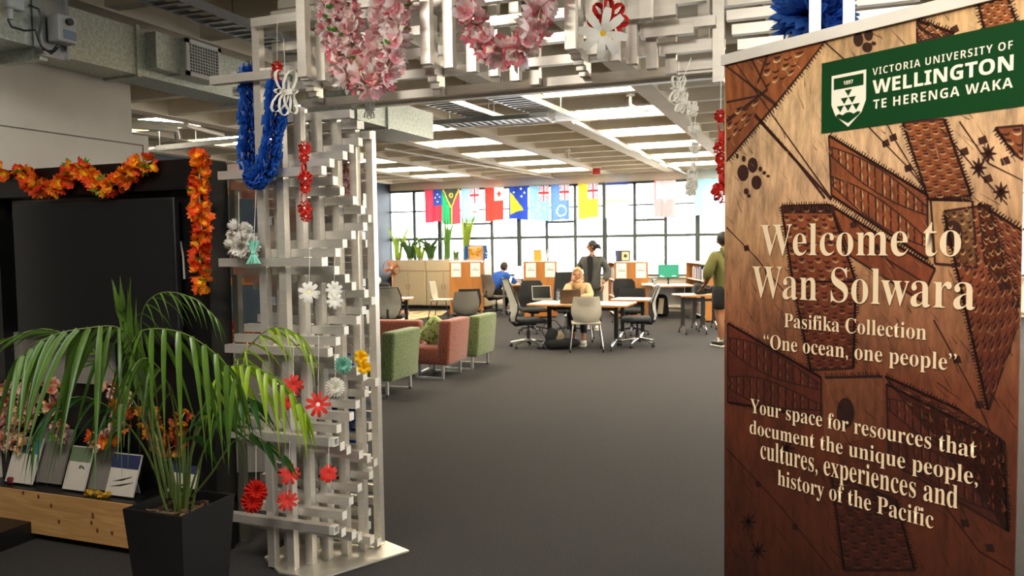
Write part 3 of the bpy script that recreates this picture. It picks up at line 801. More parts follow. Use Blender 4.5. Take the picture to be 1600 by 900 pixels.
# teal tassel
p = at_v(396, 395, 3.28); t = thing('tassel', 'small mint green tassel bow hanging beside the front post', 'tassel', p)
m = MB(); rr = random.Random(5)
for i in range(26):
    a = rr.uniform(-1, 1)
    m.tube([p + RGT * a * .030 + Vector((0, 0, .058)) + FWD * rr.uniform(-.01, .01), p + RGT * a * .006, p + RGT * a * .036 + Vector((0, 0, -.055)) + FWD * rr.uniform(-.01, .01)], .0028, 4)
m.build('threads', M('mint_thread', '7fc9b4', .8), t, world=True)
MB().tube([p - RGT * .01, p + RGT * .01], .008, 8).build('knot', M('mint_thread'), t, world=True)
string(None, p, at_v(400, 300, 3.28), t)
# ribbon flower chains
def chain(label, items, col, v_, wd=.012, name='paper_flower_chain', top=None, twist=True):
    p0 = at_v(items[0][0], items[0][1], v_); t = thing(name, label, 'paper chain', p0)
    prev = None
    for i, (px, py, rpx, kind) in enumerate(items):
        p = at_v(px, py, v_); D = (p - O).dot(FWD); r = rpx * D / F; m = MB(); rr = random.Random(i + int(px))
        fw = (O - p).normalized()
        if kind == 'f': 
            loopflower(m, p, r, 8, wd, fw + RGT * (.5 if i % 2 else -.5) + Vector((0, 0, rr.uniform(-.3, .3))), (0, 0, 1), 0, True, .2, .12, rr)
            m.build('looped_flower', col, t, world=True, smooth=True)
            MB().lathe([(r * .17, 0), (r * .17, .005), (0, .007)], 10, p + fw * .004, axis=fw).build('centre', whitep, t, world=True)
        elif kind == 'b':   # bow of big loops
            for q, a in enumerate((1.2, 1.9, -1.2, -1.7, -2.2, .1, 3.0)):
                d = RGT * math.cos(a) + Vector((0, 0, math.sin(a))); sd = d.cross(fw); rl = r * (1 if q < 5 else .5)
                m.ribbon([p + d * rl * (.5 - .5 * math.cos(2 * PI * k / 10)) + sd * rl * .24 * math.sin(2 * PI * k / 10) for k in range(11)], wd, .0016, fw + RGT * .9)
            m.cbox(p, (wd * 3.6, .006, wd * 1.3)); m.build('ribbon_bow', col, t, world=True, smooth=True)
        else:
            ax = RGT if (i % 2) else (RGT * .6 + FWD * .8).normalized()
            m.ribbon([p + ax * r * .55 * math.sin(2 * PI * k / 12) + Vector((0, 0, r * math.cos(2 * PI * k / 12))) for k in range(13)], wd, .0012, ax.cross(Vector((0, 0, 1))))
            m.build('ring_link', col, t, world=True, smooth=True)
    if top: string(None, p0, at_v(top[0], top[1], v_), t)
chain('red chain of looped paper flowers and rings in front of the upper bars', [(476, 231, 11, 'f'), (475, 247, 8, 'f'), (475, 262, 7, 'r'), (477, 279, 12, 'f'), (477, 293, 9, 'f'), (475, 309, 8, 'r'), (476, 325, 12, 'f'), (478, 338, 9, 'f')], redp, 3.27, .018, top=(476, 180))
chain('white ribbon bow with round loops at the top of the left post', [(447, 144, 36, 'b')], whitep, 3.22, .02, name='ribbon_bow', top=(443, 60))
chain('small white ribbon bow on top of the right rear post', [(578, 172, 14, 'b')], whitep, 3.79, .013, name='ribbon_bow')
chain('small red paper chain hanging behind the white ribbon bow', [(433, 104, 9, 'f'), (430, 118, 9, 'r'), (432, 128, 8, 'f')], redp, 3.30, .02, top=(433, 28))
chain('long white ribbon chain of bows and rings hanging right of the arch beam', [(1060, 140, 22, 'b'), (1066, 160, 17, 'b'), (1082, 170, 12, 'b'), (1082, 186, 8, 'r'), (1084, 200, 9, 'b'), (1085, 216, 8, 'r'), (1086, 231, 9, 'b'), (1085, 246, 8, 'r'), (1083, 262, 8, 'r'), (1082, 280, 15, 'b'), (1080, 294, 12, 'b')], whitep, 3.05, .012, top=(1080, 90))
chain('red chain of paper rings and flowers hanging beside the banner edge', [(1126, 181, 10, 'f'), (1128, 198, 9, 'r'), (1128, 214, 9, 'r'), (1125, 231, 11, 'f'), (1127, 248, 10, 'f'), (1128, 264, 9, 'f'), (1128, 278, 9, 'r'), (1127, 301, 17, 'f')], redp, 3.05, .017, top=(1127, 90))
# red paper behind the lower bars
rp_ = thing('red_poster_panel', 'red paper panel standing behind the lower bars of the arch leg', 'panel', at_v(495, 800, 4.25))
a, b = at_v(462, 715, 4.25), at_v(533, 803, 4.25)
MB().box((a.x, 4.25, b.z), (b.x, 4.26, a.z)).build('panel', M('red_panel', 'b01818', .6), rp_, world=True)
MB().box((a.x, 4.27, 0), (a.x + .03, 4.30, a.z)).box((b.x - .03, 4.27, 0), (b.x, 4.30, a.z)).build('stand', greymetal, rp_, world=True)
# white display stand with books and leis seen left of the arch leg
q = at_z(392, 470, .95)
st_ = thing('display_stand', 'white display plinth with red and yellow flowers behind the arch left side', 'stand', camxy(-2.03, 6.2, 0), YAW)
MB().cbox((0, 0, .45), (.62, .5, .9)).build('plinth', white, st_); MB().cbox((0, -.0, .92), (.68, .56, .04)).build('top', paper, st_)
reds = [flower_mesh('flower', [L3('f2b20a'), L3('d93a12'), L3('c01a10')], 5, .05, .5, 2, 21, .35), oranges[1]]
sp = [camxy(-2.03 + dx, 6.1 + dy, z) for dx, dy, z in ((-.3, -.05, 1.0), (-.15, 0, 1.05), (0, -.05, 1.02), (.15, 0, 1.04), (.28, 0, 1.0))]
lei('red and yellow flower lei lying on the white plinth behind the arch', sp, reds, .02, .03, .1, seed=22)
# frame with picture behind (orange) at y 330..
zt9 = at(380, 292, 6.6).z; xs9 = (380 - 800) / F * 6.6
t = thing('display_screen', 'blue grey display screen with orange wood rails seen beyond the arch left side', 'screen', camxy(xs9, 6.6), YAW)
MB().box((-.16, -.01, .05), (.16, .01, zt9 - .06)).build('panel', M('screen_blue_grey', '4a5866', .7), t)
for z in (zt9 - .06, at(380, 412, 6.6).z, at(380, 445, 6.6).z): MB().box((-.17, -.02, z), (.17, .02, z + .06)).build('rail', wood('orange_wood', 'a85f28', 'c27838'), t)
MB().box((-.17, -.15, 0), (-.13, .15, .05)).box((.13, -.15, 0), (.17, .15, .05)).build('foot', black, t)

# ================================================================== DISPLAY SHELF CONTENTS (left)
pk2 = [flower_mesh('flower', [L3('e0c060'), L3('d98a90'), L3('e8c0b8')], 5, .038, .5, 2, 31, .3), flower_mesh('flower', [L3('c04040'), L3('d98060'), L3('e8c8a0')], 5, .038, .5, 2, 32, .3)]
dk = [flower_mesh('flower', [L3('8a2a10'), L3('c05a10'), L3('d98a18')], 5, .038, .5, 2, 33, .3), flower_mesh('flower', [L3('6a1a10'), L3('9a3020'), L3('b05a20')], 5, .038, .5, 2, 34, .3)]
VS = 3.40
lei('pink and cream flower lei at the far left of the display shelf', [at_v(x, y, VS) for x, y in ((0, 600), (8, 640), (14, 670), (4, 695))], pk2, .017, .02, .05, seed=41)
lei('pink and yellow flower lei looped left on the display shelf', [at_v(x, y, VS) for x, y in ((40, 605), (45, 630), (38, 655), (25, 675), (22, 690), (45, 695))], pk2, .017, .022, .05, seed=42)
lei('dusky pink lei behind the palm leaves on the display shelf', [at_v(x, y, VS) for x, y in ((80, 600), (78, 630), (86, 655), (96, 680))], pk2, .018, .022, .05, seed=43)
lei('mixed bright flower lei hanging behind the palm centre', [at_v(x, y, VS) for x, y in ((172, 600), (188, 620), (190, 650), (178, 680), (160, 690), (148, 680))], pk2 + oranges[:1], .015, .022, .15, seed=44)
lei('amber and dark red lei hanging on the display unit behind the palm', [at_v(x, y, VS + .02) for x, y in ((228, 640), (238, 670), (258, 700), (278, 690), (282, 660), (288, 645))], dk, .015, .022, .05, seed=45)
def book_stand(label, x0, x1, y0, y1, cov, strip, motif=None, v_=3.40, lean=.14):
    a, b = at_v(x0, y1, v_), at_v(x1, y0, v_); zb_ = plz1 + .002; h = max(.08, b.z - zb_); w_ = b.x - a.x
    t = thing('display_book', label, 'book', ((a.x + b.x) / 2, v_ - .04, zb_)); Rm = (-.35, 0, 0)
    MB().cbox((0, .04, h / 2), (w_, .012, h), rot=Rm).build('book_block', cov, t)
    MB().cbox((0, .0325 + math.sin(.35) * h * .33, h / 2 + h * .30), (w_ * .995, .003, h * .33), rot=Rm).build('cover_band', strip, t)
    if motif: motif(t, w_, h)
    MB().cbox((0, .075, h * .3), (w_ * .6, .004, h * .6), rot=(.25, 0, 0)).build('easel', M('clear_acrylic', 'b8b8b8', .2), t)
def canoe(t, w_, h):
    for dz, s_ in ((-.18, 1), (-.06, .8)):
        m = MB(); pts = [(-.4 * w_ * s_, .026 + .0, h * (.45 + dz) - .012), (0, .026, h * (.45 + dz)), (.42 * w_ * s_, .026, h * (.45 + dz) + .02)]
        pts = [(x, .034 - .0 - (.35 * (h / 2 - z)) * -1 * -1 - .0, z) for x, y, z in pts]
        m.tube(pts, [.001, .006, .002], 6); m.build('canoe_print', black, t)
def ring(t, w_, h):
    MB().tube([(.2 * w_ + .016 * math.cos(a), .034 - .35 * (h / 2 - .5 * h - .02 * math.sin(a)) * -1, .5 * h + .02 * math.sin(a)) for a in [2 * PI * k / 14 for k in range(14)]], .003, 5, closed=True).build('letter_o', black, t)
navy = M('navy_cover', '2c3358', .5); bluec = M('blue_cover', '3d6f96', .5); greyc = M('grey_card', '7d7872', .7); greenc = M('green_card', '6b7a5e', .7); greyw = M('card_white', 'cfc8bd', .7)
book_stand('white booklet with blue top at the left of the display shelf', 20, 58, 686, 748, greyw, bluec)
book_stand('white card with a black letter O on the display shelf', 108, 138, 700, 755, greyw, greenc, ring)
book_stand('plain grey booklet between the white cards on the shelf', 141, 176, 697, 757, greyc, greyc, None, 3.45)
book_stand('large grey folder behind the cards at shelf left', 62, 104, 672, 742, greyc, greyc, None, 3.46)
book_stand('white booklet with navy top and black canoe drawings beside the planter', 174, 214, 712, 775, greyw, navy, canoe)
book_stand('navy topped booklet with canoe print half hidden behind palm stems', 268, 306, 718, 775, greyw, navy, canoe, 3.42)
lei('short yellow crocheted lei lying on the display shelf edge', [Vector((at_v(x, 760, 3.33).x, 3.335 + dy, plz1 + .012)) for x, dy in ((134, 0), (146, .01), (158, 0), (166, .012))], [flower_mesh('flower', [L3('e8b820'), L3('e8c030'), L3('d9a810')], 5, .016, .4, 1, 51)], .008, .004, 0, seed=51)
o = MB().rbox((0, 0, .02), (.05, .04, .04), .012).build('dark_red_pouch', M('dark_red_cloth', '6a1420', .8), None, True); o.location = (at_v(18, 740, 3.36).x, 3.36, plz1); tag(o, 'small dark red pouch at the far left of the shelf', 'pouch')
o = MB().box((0, 0, 0), (.035, .003, .06)).build('wall_switch', M('grey_board'), None); o.location = at_v(4, 706, 3.43); tag(o, 'small pale card standing at far left of the display niche', 'card')

# ================================================================== PLANTER AND PALM
PZ = .60
pL, pR = at_z(192, 793, PZ), at_z(367, 774, PZ); pc = (pL + pR) / 2; pc.z = 0; hw = (pR - pL).length / 2 / math.sqrt(2)
palm = thing('potted_palm', 'kentia palm with long drooping leaves in a square black planter', 'potted plant', pc)
m = MB()
def ringv(h, z): return [(-h, -h, z), (h, -h, z), (h, h, z), (-h, h, z)]
R0, R1, R2, R3 = ringv(.118, 0), ringv(hw, PZ), ringv(hw - .014, PZ), ringv(hw - .02, PZ - .06)
m.add(R0 + R1 + R2 + R3, [(3, 2, 1, 0)] + [(a * 4 + i, a * 4 + (i + 1) % 4, a * 4 + 4 + (i + 1) % 4, a * 4 + 4 + i) for a in range(3) for i in range(4)] + [(12, 13, 14, 15)])
m.build('planter', M('black_planter', '17181a', .42, var=.15, bump=.05), palm)
MB().prism([(-.145, -.145), (.145, -.145), (.145, .145), (-.145, .145)], 2, PZ - .065, PZ - .045).build('soil', M('soil', '2b1d14', .95, bump=.8, bscale=60), palm)
rr = random.Random(12); m = MB()
for i in range(46):
    x, y = rr.uniform(-.12, .12), rr.uniform(-.12, .12); a = rr.uniform(0, PI)
    m.cbox((x, y, PZ - .035 + rr.uniform(0, .012)), (rr.uniform(.02, .06), .008, .004), rot=(rr.uniform(-.3, .3), rr.uniform(-.3, .3), a))
m.build('bark_chips', M('bark', '7a5e46', .9), palm, kind='stuff')
gleaf = M('palm_leaf_green', '4a6824', .30, var=.22, scale=10, transl=.22)
gleaf2 = M('palm_leaf_bright', '86a428', .38, var=.18, scale=10, transl=.25)
gleaf3 = M('palm_leaf_dark', '2f5a22', .4, var=.2, scale=10, transl=.15)
grach = M('palm_stem', '55682c', .5)
def leaflet(root, tip, sag, wd, mat, parent, side=None, curl=0.):
    root, tip = Vector(root), Vector(tip); d = tip - root; n = 6; vs = []
    L_ = d.length
    for i in range(n + 1):
        t = i / n
        p = root + d * t + Vector((0, 0, sag * 4 * t * (1 - t)))
        tg = (d + Vector((0, 0, sag * 4 * (1 - 2 * t)))).normalized()
        s_ = side if side is not None else tg.cross(FWD)
        s_ = (s_ - tg * s_.dot(tg)).normalized()
        nn = tg.cross(s_)
        ww = wd * (.35 + .65 * math.sin(PI * min(1, (t + .12)) ** .8)) * (1 - t ** 4) + .0006
        vs += [p - s_ * ww / 2 + nn * ww * .18, p, p + s_ * ww / 2 + nn * ww * .18]
    m = MB(); fs = []
    for i in range(n): fs += [(i * 3, i * 3 + 1, i * 3 + 4, i * 3 + 3), (i * 3 + 1, i * 3 + 2, i * 3 + 5, i * 3 + 4)]
    m.add([x - palm.location for x in vs], fs)
    o = bpy.data.objects.new('leaflet', m.mesh('leaflet', [mat], 'all')); COL.objects.link(o); o.parent = parent
def frond(pts, n, L0, mat, t0=.35, wd=.020, fan_=.5, down=1.0, seed=0, both=True, lscale=None, rach=.0028, tgk=1.0):
    """pts: rachis control points as (px, py, depth); leaflets drape down from it"""
    rr = random.Random(seed); P, LL = interp([at(*q) for q in pts], 40)
    o = MB().tube([p - palm.location for p in P], [rach * (2.0 - 1.6 * i / 39) for i in range(40)], 6).build('frond', grach, palm, True)
    for k in range(n):
        t = t0 + (1 - t0) * (k + .5) / n
        x = t * 39; i = min(38, int(x)); p = P[i].lerp(P[i + 1], x - i); tg = (P[i + 1] - P[i]).normalized()
        prog = (t - t0) / (1 - t0)
        for sd in ((-1, 1) if both else (1,)):
            L_ = L0 * (lscale(prog) if lscale else (.55 + .9 * math.sin(PI * (prog * .85 + .12)) * .6)) * rr.uniform(.88, 1.1)
            out = tg.cross(Vector((0, 0, 1))); out = out.normalized() * sd if out.length > .1 else RGT * sd
            dirv = (tg * (.35 + .5 * prog) * tgk + out * fan_ * rr.uniform(.6, 1.2) + Vector((0, 0, -down * rr.uniform(.85, 1.15))) + RGT * rr.uniform(-.18, .12)).normalized()
            tip = p + dirv * L_
            leaflet(p, tip, L_ * .16 * min(1, down + .2), wd * rr.uniform(.8, 1.15), mat, o, side=(out.cross(dirv) * .5 + tg * .8 * sd + RGT * .3 * sd))
D0 = 3.40
frond([(262, 778, 3.42), (243, 700, 3.40), (222, 610, 3.32), (205, 540, 3.22), (185, 512, 3.12), (140, 512, 3.02), (80, 525, 2.96), (30, 560, 2.9)], 17, .56, gleaf, .46, .025, .22, 1.0, 1, tgk=.35)
frond([(268, 778, 3.42), (250, 690, 3.38), (225, 590, 3.30), (212, 530, 3.22), (235, 514, 3.15), (290, 522, 3.1), (345, 560, 3.05), (372, 600, 3.02)], 11, .50, gleaf, .50, .024, .22, 1.0, 2, tgk=.35)
frond([(288, 776, 3.42), (300, 700, 3.44), (325, 620, 3.42), (350, 578, 3.36), (390, 572, 3.28), (440, 600, 3.2), (478, 650, 3.15)], 14, .30, gleaf2, .42, .022, .3, 1.0, 3, tgk=.7)
frond([(285, 776, 3.44), (305, 690, 3.5), (345, 600, 3.5), (395, 535, 3.42), (430, 512, 3.36), (465, 525, 3.3), (488, 560, 3.26)], 12, .20, gleaf2, .45, .012, .35, .8, 4)
frond([(262, 778, 3.46), (245, 690, 3.6), (215, 590, 3.65), (200, 520, 3.65), (190, 480, 3.6)], 10, .25, gleaf, .42, .034, .28, -1.1, 5)
frond([(270, 778, 3.46), (250, 680, 3.55), (225, 560, 3.55), (222, 490, 3.5), (250, 458, 3.45), (300, 465, 3.4), (340, 500, 3.36)], 12, .17, gleaf, .55, .008, .25, .7, 6)
frond([(292, 776, 3.42), (298, 720, 3.4), (305, 670, 3.38), (318, 640, 3.34)], 3, .26, gleaf3, .55, .042, .5, .75, 7)
frond([(295, 776, 3.42), (320, 700, 3.4), (352, 640, 3.34), (372, 622, 3.3), (400, 630, 3.26)], 5, .22, gleaf3, .6, .03, .4, .8, 8)
frond([(258, 778, 3.42), (225, 700, 3.3), (175, 640, 3.2), (120, 620, 3.1), (75, 650, 3.05), (50, 700, 3.0)], 9, .24, gleaf3, .4, .016, .25, .8, 9)
frond([(255, 778, 3.44), (225, 660, 3.4), (160, 560, 3.3), (80, 515, 3.2), (10, 530, 3.1), (-20, 545, 3.05)], 9, .14, gleaf, .55, .012, .15, .35, 10)
frond([(282, 776, 3.40), (278, 690, 3.3), (262, 600, 3.2), (230, 560, 3.1), (205, 580, 3.02), (185, 640, 2.98)], 8, .30, gleaf, .5, .018, .3, 1, 11)
frond([(300, 776, 3.44), (330, 740, 3.42), (365, 690, 3.38), (400, 682, 3.34), (450, 722, 3.28)], 3, .12, gleaf3, .6, .03, .1, .3, 12)
m = MB(); rr = random.Random(3)
for i in range(16):
    x, y = rr.uniform(-.05, .05), rr.uniform(-.05, .05)
    m.tube([(x, y, PZ - .05), (x * 1.6, y * 1.6, PZ + .06), (x * 2.4, y * 2.2, PZ + rr.uniform(.14, .3))], [.006, .005, .0015], 6)
m.build('stem', grach, palm, True)

# ================================================================== BANNER
BL = camxy(.718, 2.68); BR = camxy(1.238, 1.932)
bd = (BR - BL); BW = bd.length; bd.normalize(); bang = math.atan2(bd.y, bd.x)
bn = Vector((bd.y, -bd.x, 0))   # towards the viewer
if bn.dot(-BL) < 0: bn = -bn
ban = thing('pull_up_banner', 'tall brown bark cloth patterned welcome banner on a roll-up stand', 'banner', BL, bang)
def B(px, py):
    d = ray(px, py); t = (BL - O).dot(bn) / d.dot(bn); p = O + d * t; q = p - BL
    return (q.dot(bd), p.z)
BT = (B(1134, 97)[1] + B(1560, -9)[1]) / 2
SG = 1 if Vector((-bd.y, bd.x, 0)).dot(bn) > 0 else -1    # sign of local y towards viewer
def tapa(name, stops, nscale=9, amt=.3, rough=.7):
    m = bpy.data.materials.new(name); m.use_nodes = True; nt = m.node_tree; N = nt.nodes; L = nt.links
    b = N['Principled BSDF']; b.inputs['Roughness'].default_value = rough; b.inputs['Specular IOR Level'].default_value = .25
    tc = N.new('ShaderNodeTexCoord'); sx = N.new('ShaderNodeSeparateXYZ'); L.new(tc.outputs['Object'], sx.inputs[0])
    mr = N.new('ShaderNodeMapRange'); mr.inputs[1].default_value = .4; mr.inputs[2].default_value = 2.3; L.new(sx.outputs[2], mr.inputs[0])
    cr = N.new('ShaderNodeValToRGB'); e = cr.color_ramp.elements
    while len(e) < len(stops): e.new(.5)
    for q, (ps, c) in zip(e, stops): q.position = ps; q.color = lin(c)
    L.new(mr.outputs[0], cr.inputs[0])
    mp = N.new('ShaderNodeMapping'); mp.inputs['Rotation'].default_value = (0, .7, 0); mp.inputs['Scale'].default_value = (1.3, 1, .3); L.new(tc.outputs['Object'], mp.inputs[0])
    nz = N.new('ShaderNodeTexNoise'); nz.inputs['Scale'].default_value = nscale * 3.4; nz.inputs['Detail'].default_value = 8; nz.inputs['Roughness'].default_value = .65; L.new(mp.outputs[0], nz.inputs['Vector'])
    n2 = N.new('ShaderNodeTexNoise'); n2.inputs['Scale'].default_value = 3.2; L.new(tc.outputs['Object'], n2.inputs['Vector'])
    ad = N.new('ShaderNodeMath'); ad.operation = 'MULTIPLY_ADD'; L.new(nz.outputs[0], ad.inputs[0]); ad.inputs[1].default_value = .6; 
    m3 = N.new('ShaderNodeMath'); m3.operation = 'MULTIPLY'; L.new(n2.outputs[0], m3.inputs[0]); m3.inputs[1].default_value = .4; L.new(m3.outputs[0], ad.inputs[2])
    r2 = N.new('ShaderNodeMapRange'); r2.inputs[1].default_value = .38; r2.inputs[2].default_value = .60; r2.inputs[3].default_value = 1 - amt; r2.inputs[4].default_value = 1 + amt; L.new(ad.outputs[0], r2.inputs[0])
    ml = N.new('ShaderNodeVectorMath'); ml.operation = 'SCALE'; L.new(cr.outputs[0], ml.inputs[0]); L.new(r2.outputs[0], ml.inputs['Scale']); L.new(ml.outputs[0], b.inputs['Base Color'])
    return m
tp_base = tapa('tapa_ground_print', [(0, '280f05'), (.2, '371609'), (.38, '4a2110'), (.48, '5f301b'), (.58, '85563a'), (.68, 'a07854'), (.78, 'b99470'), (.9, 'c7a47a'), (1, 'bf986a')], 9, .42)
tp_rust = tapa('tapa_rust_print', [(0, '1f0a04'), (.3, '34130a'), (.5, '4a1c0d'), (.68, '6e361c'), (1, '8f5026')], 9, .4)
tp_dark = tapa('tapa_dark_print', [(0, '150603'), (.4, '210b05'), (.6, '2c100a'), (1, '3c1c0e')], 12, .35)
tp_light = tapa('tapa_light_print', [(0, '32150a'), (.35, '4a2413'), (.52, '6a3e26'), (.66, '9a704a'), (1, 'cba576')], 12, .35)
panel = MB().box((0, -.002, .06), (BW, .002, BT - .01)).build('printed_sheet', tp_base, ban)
def lay(k): return SG * (.0024 + .0004 * k)
def flatpoly(m, pts, k, mi=0):
    y = lay(k); vs = [(s_, y, z) for s_, z in pts]
    # keep inside the sheet
    vs = [(min(max(x, 0), BW), yy, min(max(z, .07), BT - .012)) for x, yy, z in vs]
    ar = sum(vs[i][0] * vs[(i + 1) % len(vs)][2] - vs[(i + 1) % len(vs)][0] * vs[i][2] for i in range(len(vs)))
    if (ar > 0) == (SG > 0): vs = vs[::-1]
    m.add(vs, [tuple(range(len(vs)))], mi)
def stroke(m, a, b, w0, w1, k, mi=0):
    a = Vector(a); b = Vector(b); d = b - a
    if d.length < 1e-6: return
    n = Vector((-d.y, d.x)).normalized()
    flatpoly(m, [a + n * w0 / 2, a - n * w0 / 2, b - n * w1 / 2, b + n * w1 / 2], k, mi)
def bz(pts): return [Vector(B(*p)) for p in pts]
mr_, md_, ml_ = MB(), MB(), MB()
rp = random.Random(77)
def comb(pl, side, tooth=.011, gap=.0085, w=.004):
    for a, b in zip(pl[:-1], pl[1:]):
        d = b - a; L_ = d.length; d = d / L_; n = Vector((-d.y, d.x)) * side
        stroke(md_, a, b, w * 1.8, w * 1.8, 2)
        k = int(L_ / gap)
        for i in range(k):
            p = a + d * gap * (i + .5); stroke(md_, p, p + n * tooth * rp.uniform(.7, 1.2) + d * rp.uniform(-.002, .002), .0045, .002, 2)
def crescents(q, nu, nv, mi=0, sz=.4):
    """q: quad corners; fill with crescent pairs"""
    a, b, c, d = q
    for i in range(nu):
        for j in range(nv):
            u = (i + .5) / nu; v_ = (j + .5) / nv
            p = (a * (1 - u) + b * u) * (1 - v_) + (d * (1 - u) + c * u) * v_
            ex = ((b - a) * (1 - v_) + (c - d) * v_) / nu * sz; ey = ((d - a) * (1 - u) + (c - b) * u) / nv * sz
            pts = []
            for k in range(5):
                th = PI * k / 4; pts.append(p + ex * math.cos(th) + ey * math.sin(th))
            for k in range(4, -1, -1):
                th = PI * k / 4; pts.append(p + ex * .9 * math.cos(th) + ey * (.45 * math.sin(th)))
            flatpoly(ml_ if (i + j) % 2 else md_, pts, 3)
            if (i + j) % 2:
                flatpoly(md_, [p - ex * .9 - ey * .7, p + ex * .9 - ey * .7, p + ex * .5 - ey * .1, p - ex * .5 - ey * .1], 3)
def feather(q, nu, nv):
    a, b, c, d = q
    def P(u, v_): return (a * (1 - u) + b * u) * (1 - v_) + (d * (1 - u) + c * u) * v_
    for half in range(nv):
        v0, v1 = (half + .08) / nv, (half + .92) / nv
        for i in range(nu):
            u = (i + .5) / nu; k = math.sin(PI * (.1 + .8 * u)); vm = (v0 + v1) / 2; h_ = (v1 - v0) / 2 * k
            du = .5 / nu
            for t0_, t1_ in ((-1, -.05), (.05, 1)):
                p0, p1 = P(u, vm + h_ * t0_), P(u, vm + h_ * t1_); e = (P(u + du * .55, vm) - P(u, vm)); mid = (p0 + p1) / 2
                flatpoly(md_, [p0 - e * .5, mid - e * .95, p1 - e * .5, p1 + e * .1, mid - e * .1, p0 + e * .1], 3)
                if (i * 7 + half) % 3: flatpoly(ml_, [p0 + e * .2, mid + e * .2, p1 + e * .2, mid + e * 1.0], 3)
        for s0, s1 in ((-1, 1), (1, -1)):
            for i in range(8):
                u0, u1 = i / 8, (i + 1) / 8
                k0, k1 = math.sin(PI * (.1 + .8 * u0)) * .5, math.sin(PI * (.1 + .8 * u1)) * .5
                stroke(md_, P(u0, (v0 + v1) / 2 + s0 * (v1 - v0) * k0), P(u1, (v0 + v1) / 2 + s0 * (v1 - v0) * k1), .004, .004, 2)
def band(px4, teeth=(0, 1, 2, 3), cres=None, lines=2, fill=True):
    q = bz(px4)
    if fill: flatpoly(mr_, q, 1)
    cx = sum(q, Vector((0, 0))) / 4
    for e in teeth:
        a, b = q[e], q[(e + 1) % 4]; d = b - a; n = Vector((-d.y, d.x)); side = -1 if n.dot(cx - a) > 0 else 1
        comb([a, b], side)
    for e in range(4): stroke(md_, q[e], q[(e + 1) % 4], .006, .006, 2)
    for l in range(lines):
        t = (l + 1) / (lines + 1); stroke(md_, q[0].lerp(q[3], t), q[1].lerp(q[2], t), .005, .005, 2)
    if cres: (feather if cres[1] == 2 else crescents)(q, *cres)
# rust triangle at the top left
flatpoly(mr_, bz([(1133, 97), (1290, 62), (1215, 160), (1136, 252)]), 1)
comb(bz([(1290, 62), (1255, 110), (1215, 160), (1136, 252)]), 1, .016, .010)
for a, b, w_ in (((1134, 100), (1215, 165), .014), ((1150, 96), (1300, 310), .006), ((1175, 90), (1200, 140), .008), ((1136, 190), (1200, 140), .012), ((1200, 85), (1185, 130), .01), ((1136, 160), (1185, 150), .008), ((1180, 180), (1300, 312), .010)):
    p, q = bz([a, b]); stroke(md_, p, q, w_, w_ * .8, 2)
crescents(bz([(1190, 90), (1262, 76), (1240, 118), (1195, 140)]), 4, 3)
crescents(bz([(1136, 172), (1192, 150), (1170, 195), (1136, 225)]), 4, 3)
comb(bz([(1180, 178), (1240, 245), (1290, 310)]), 1, .006, .02)
# thin seams and spikes on the pale field
for pl in ([(1290, 66), (1350, 120), (1400, 220), (1450, 300)], [(1350, 190), (1420, 262), (1450, 300)], [(1440, 15), (1500, 60), (1600, 120)], [(1500, 190), (1545, 255), (1600, 282)], [(1470, 200), (1530, 270), (1575, 320)],
           [(1136, 355), (1180, 400), (1230, 460)], [(1300, 320), (1340, 350), (1400, 420)], [(1460, 500), (1520, 610), (1560, 700)], [(1136, 700), (1220, 790), (1300, 890)], [(1470, 780), (1530, 860), (1580, 890)], [(1545, 420), (1600, 500)]):
    q = bz(pl)
    for a, b in zip(q[:-1], q[1:]): stroke(md_, a, b, .004, .003, 2)
    for k in range(2):
        p = q[0].lerp(q[-1], .3 + .35 * k); flatpoly(md_, [p, p + Vector((.018, .006)), p + Vector((.024, -.012)), p + Vector((.004, -.016))], 2)
# paw-like flower of dots
for c, dots in (((1175, 272), [(-13, -2, 9, 13), (2, -14, 8, 12), (8, 13, 8, 11), (-12, -24, 3, 5), (20, -2, 3, 3), (26, 3, 3, 2), (-8, 27, 4, 5), (14, -8, 3, 4), (-22, -28, 2, 4), (-4, 34, 3, 3)]),
                ((1352, 62), [(-10, 0, 8, 11), (6, -8, 7, 10), (4, 12, 8, 8), (-6, -18, 4, 4), (14, 6, 4, 3)])):
    for dx, dy, rx, ry in dots:
        flatpoly(md_, bz([(c[0] + dx + rx * math.cos(2 * PI * k / 12), c[1] + dy + ry * math.sin(2 * PI * k / 12)) for k in range(12)]), 2)
band([(1296, 212), (1450, 305), (1450, 405), (1300, 305)], (0, 2), (13, 2), 0)
band([(1222, 322), (1298, 320), (1338, 440), (1240, 440)], (0, 1, 3), (7, 9), 1)
band([(1240, 440), (1338, 440), (1334, 575), (1268, 578)], (1, 3), (7, 13), 0)
for q_ in range(14):
    p = Vector(B(1222 + 5.7 * q_, 322)); flatpoly(md_, [p, p + Vector((.018, 0)), p + Vector((.016, -.022)), p + Vector((.002, -.022))], 3)
band([(1300, 322), (1462, 420), (1440, 470), (1330, 400)], (0,), None, 1)
band([(1412, 192), (1476, 186), (1518, 306), (1452, 312)], (1, 3), (5, 15), 0)
band([(1530, 4), (1575, -8), (1590, 40), (1540, 50)], (1, 3), (6, 6), 0)
band([(1434, 32), (1492, 52), (1434, 66), (1434, 50)], (0,), (4, 2), 1)
band([(1138, 505), (1284, 590), (1284, 652), (1138, 628)], (0, 2), (13, 2), 0)
band([(1384, 588), (1500, 640), (1570, 690), (1577, 830)], (0,), (7, 9), 1)
band([(1386, 600), (1565, 690), (1575, 828), (1390, 720)], (0, 1), (14, 2), 0)
band([(1476, 330), (1545, 320), (1600, 500), (1545, 640)], (1, 3), (7, 19), 0, True)
band([(1556, 200), (1600, 196), (1600, 250), (1588, 242)], (3,), (2, 3), 0)
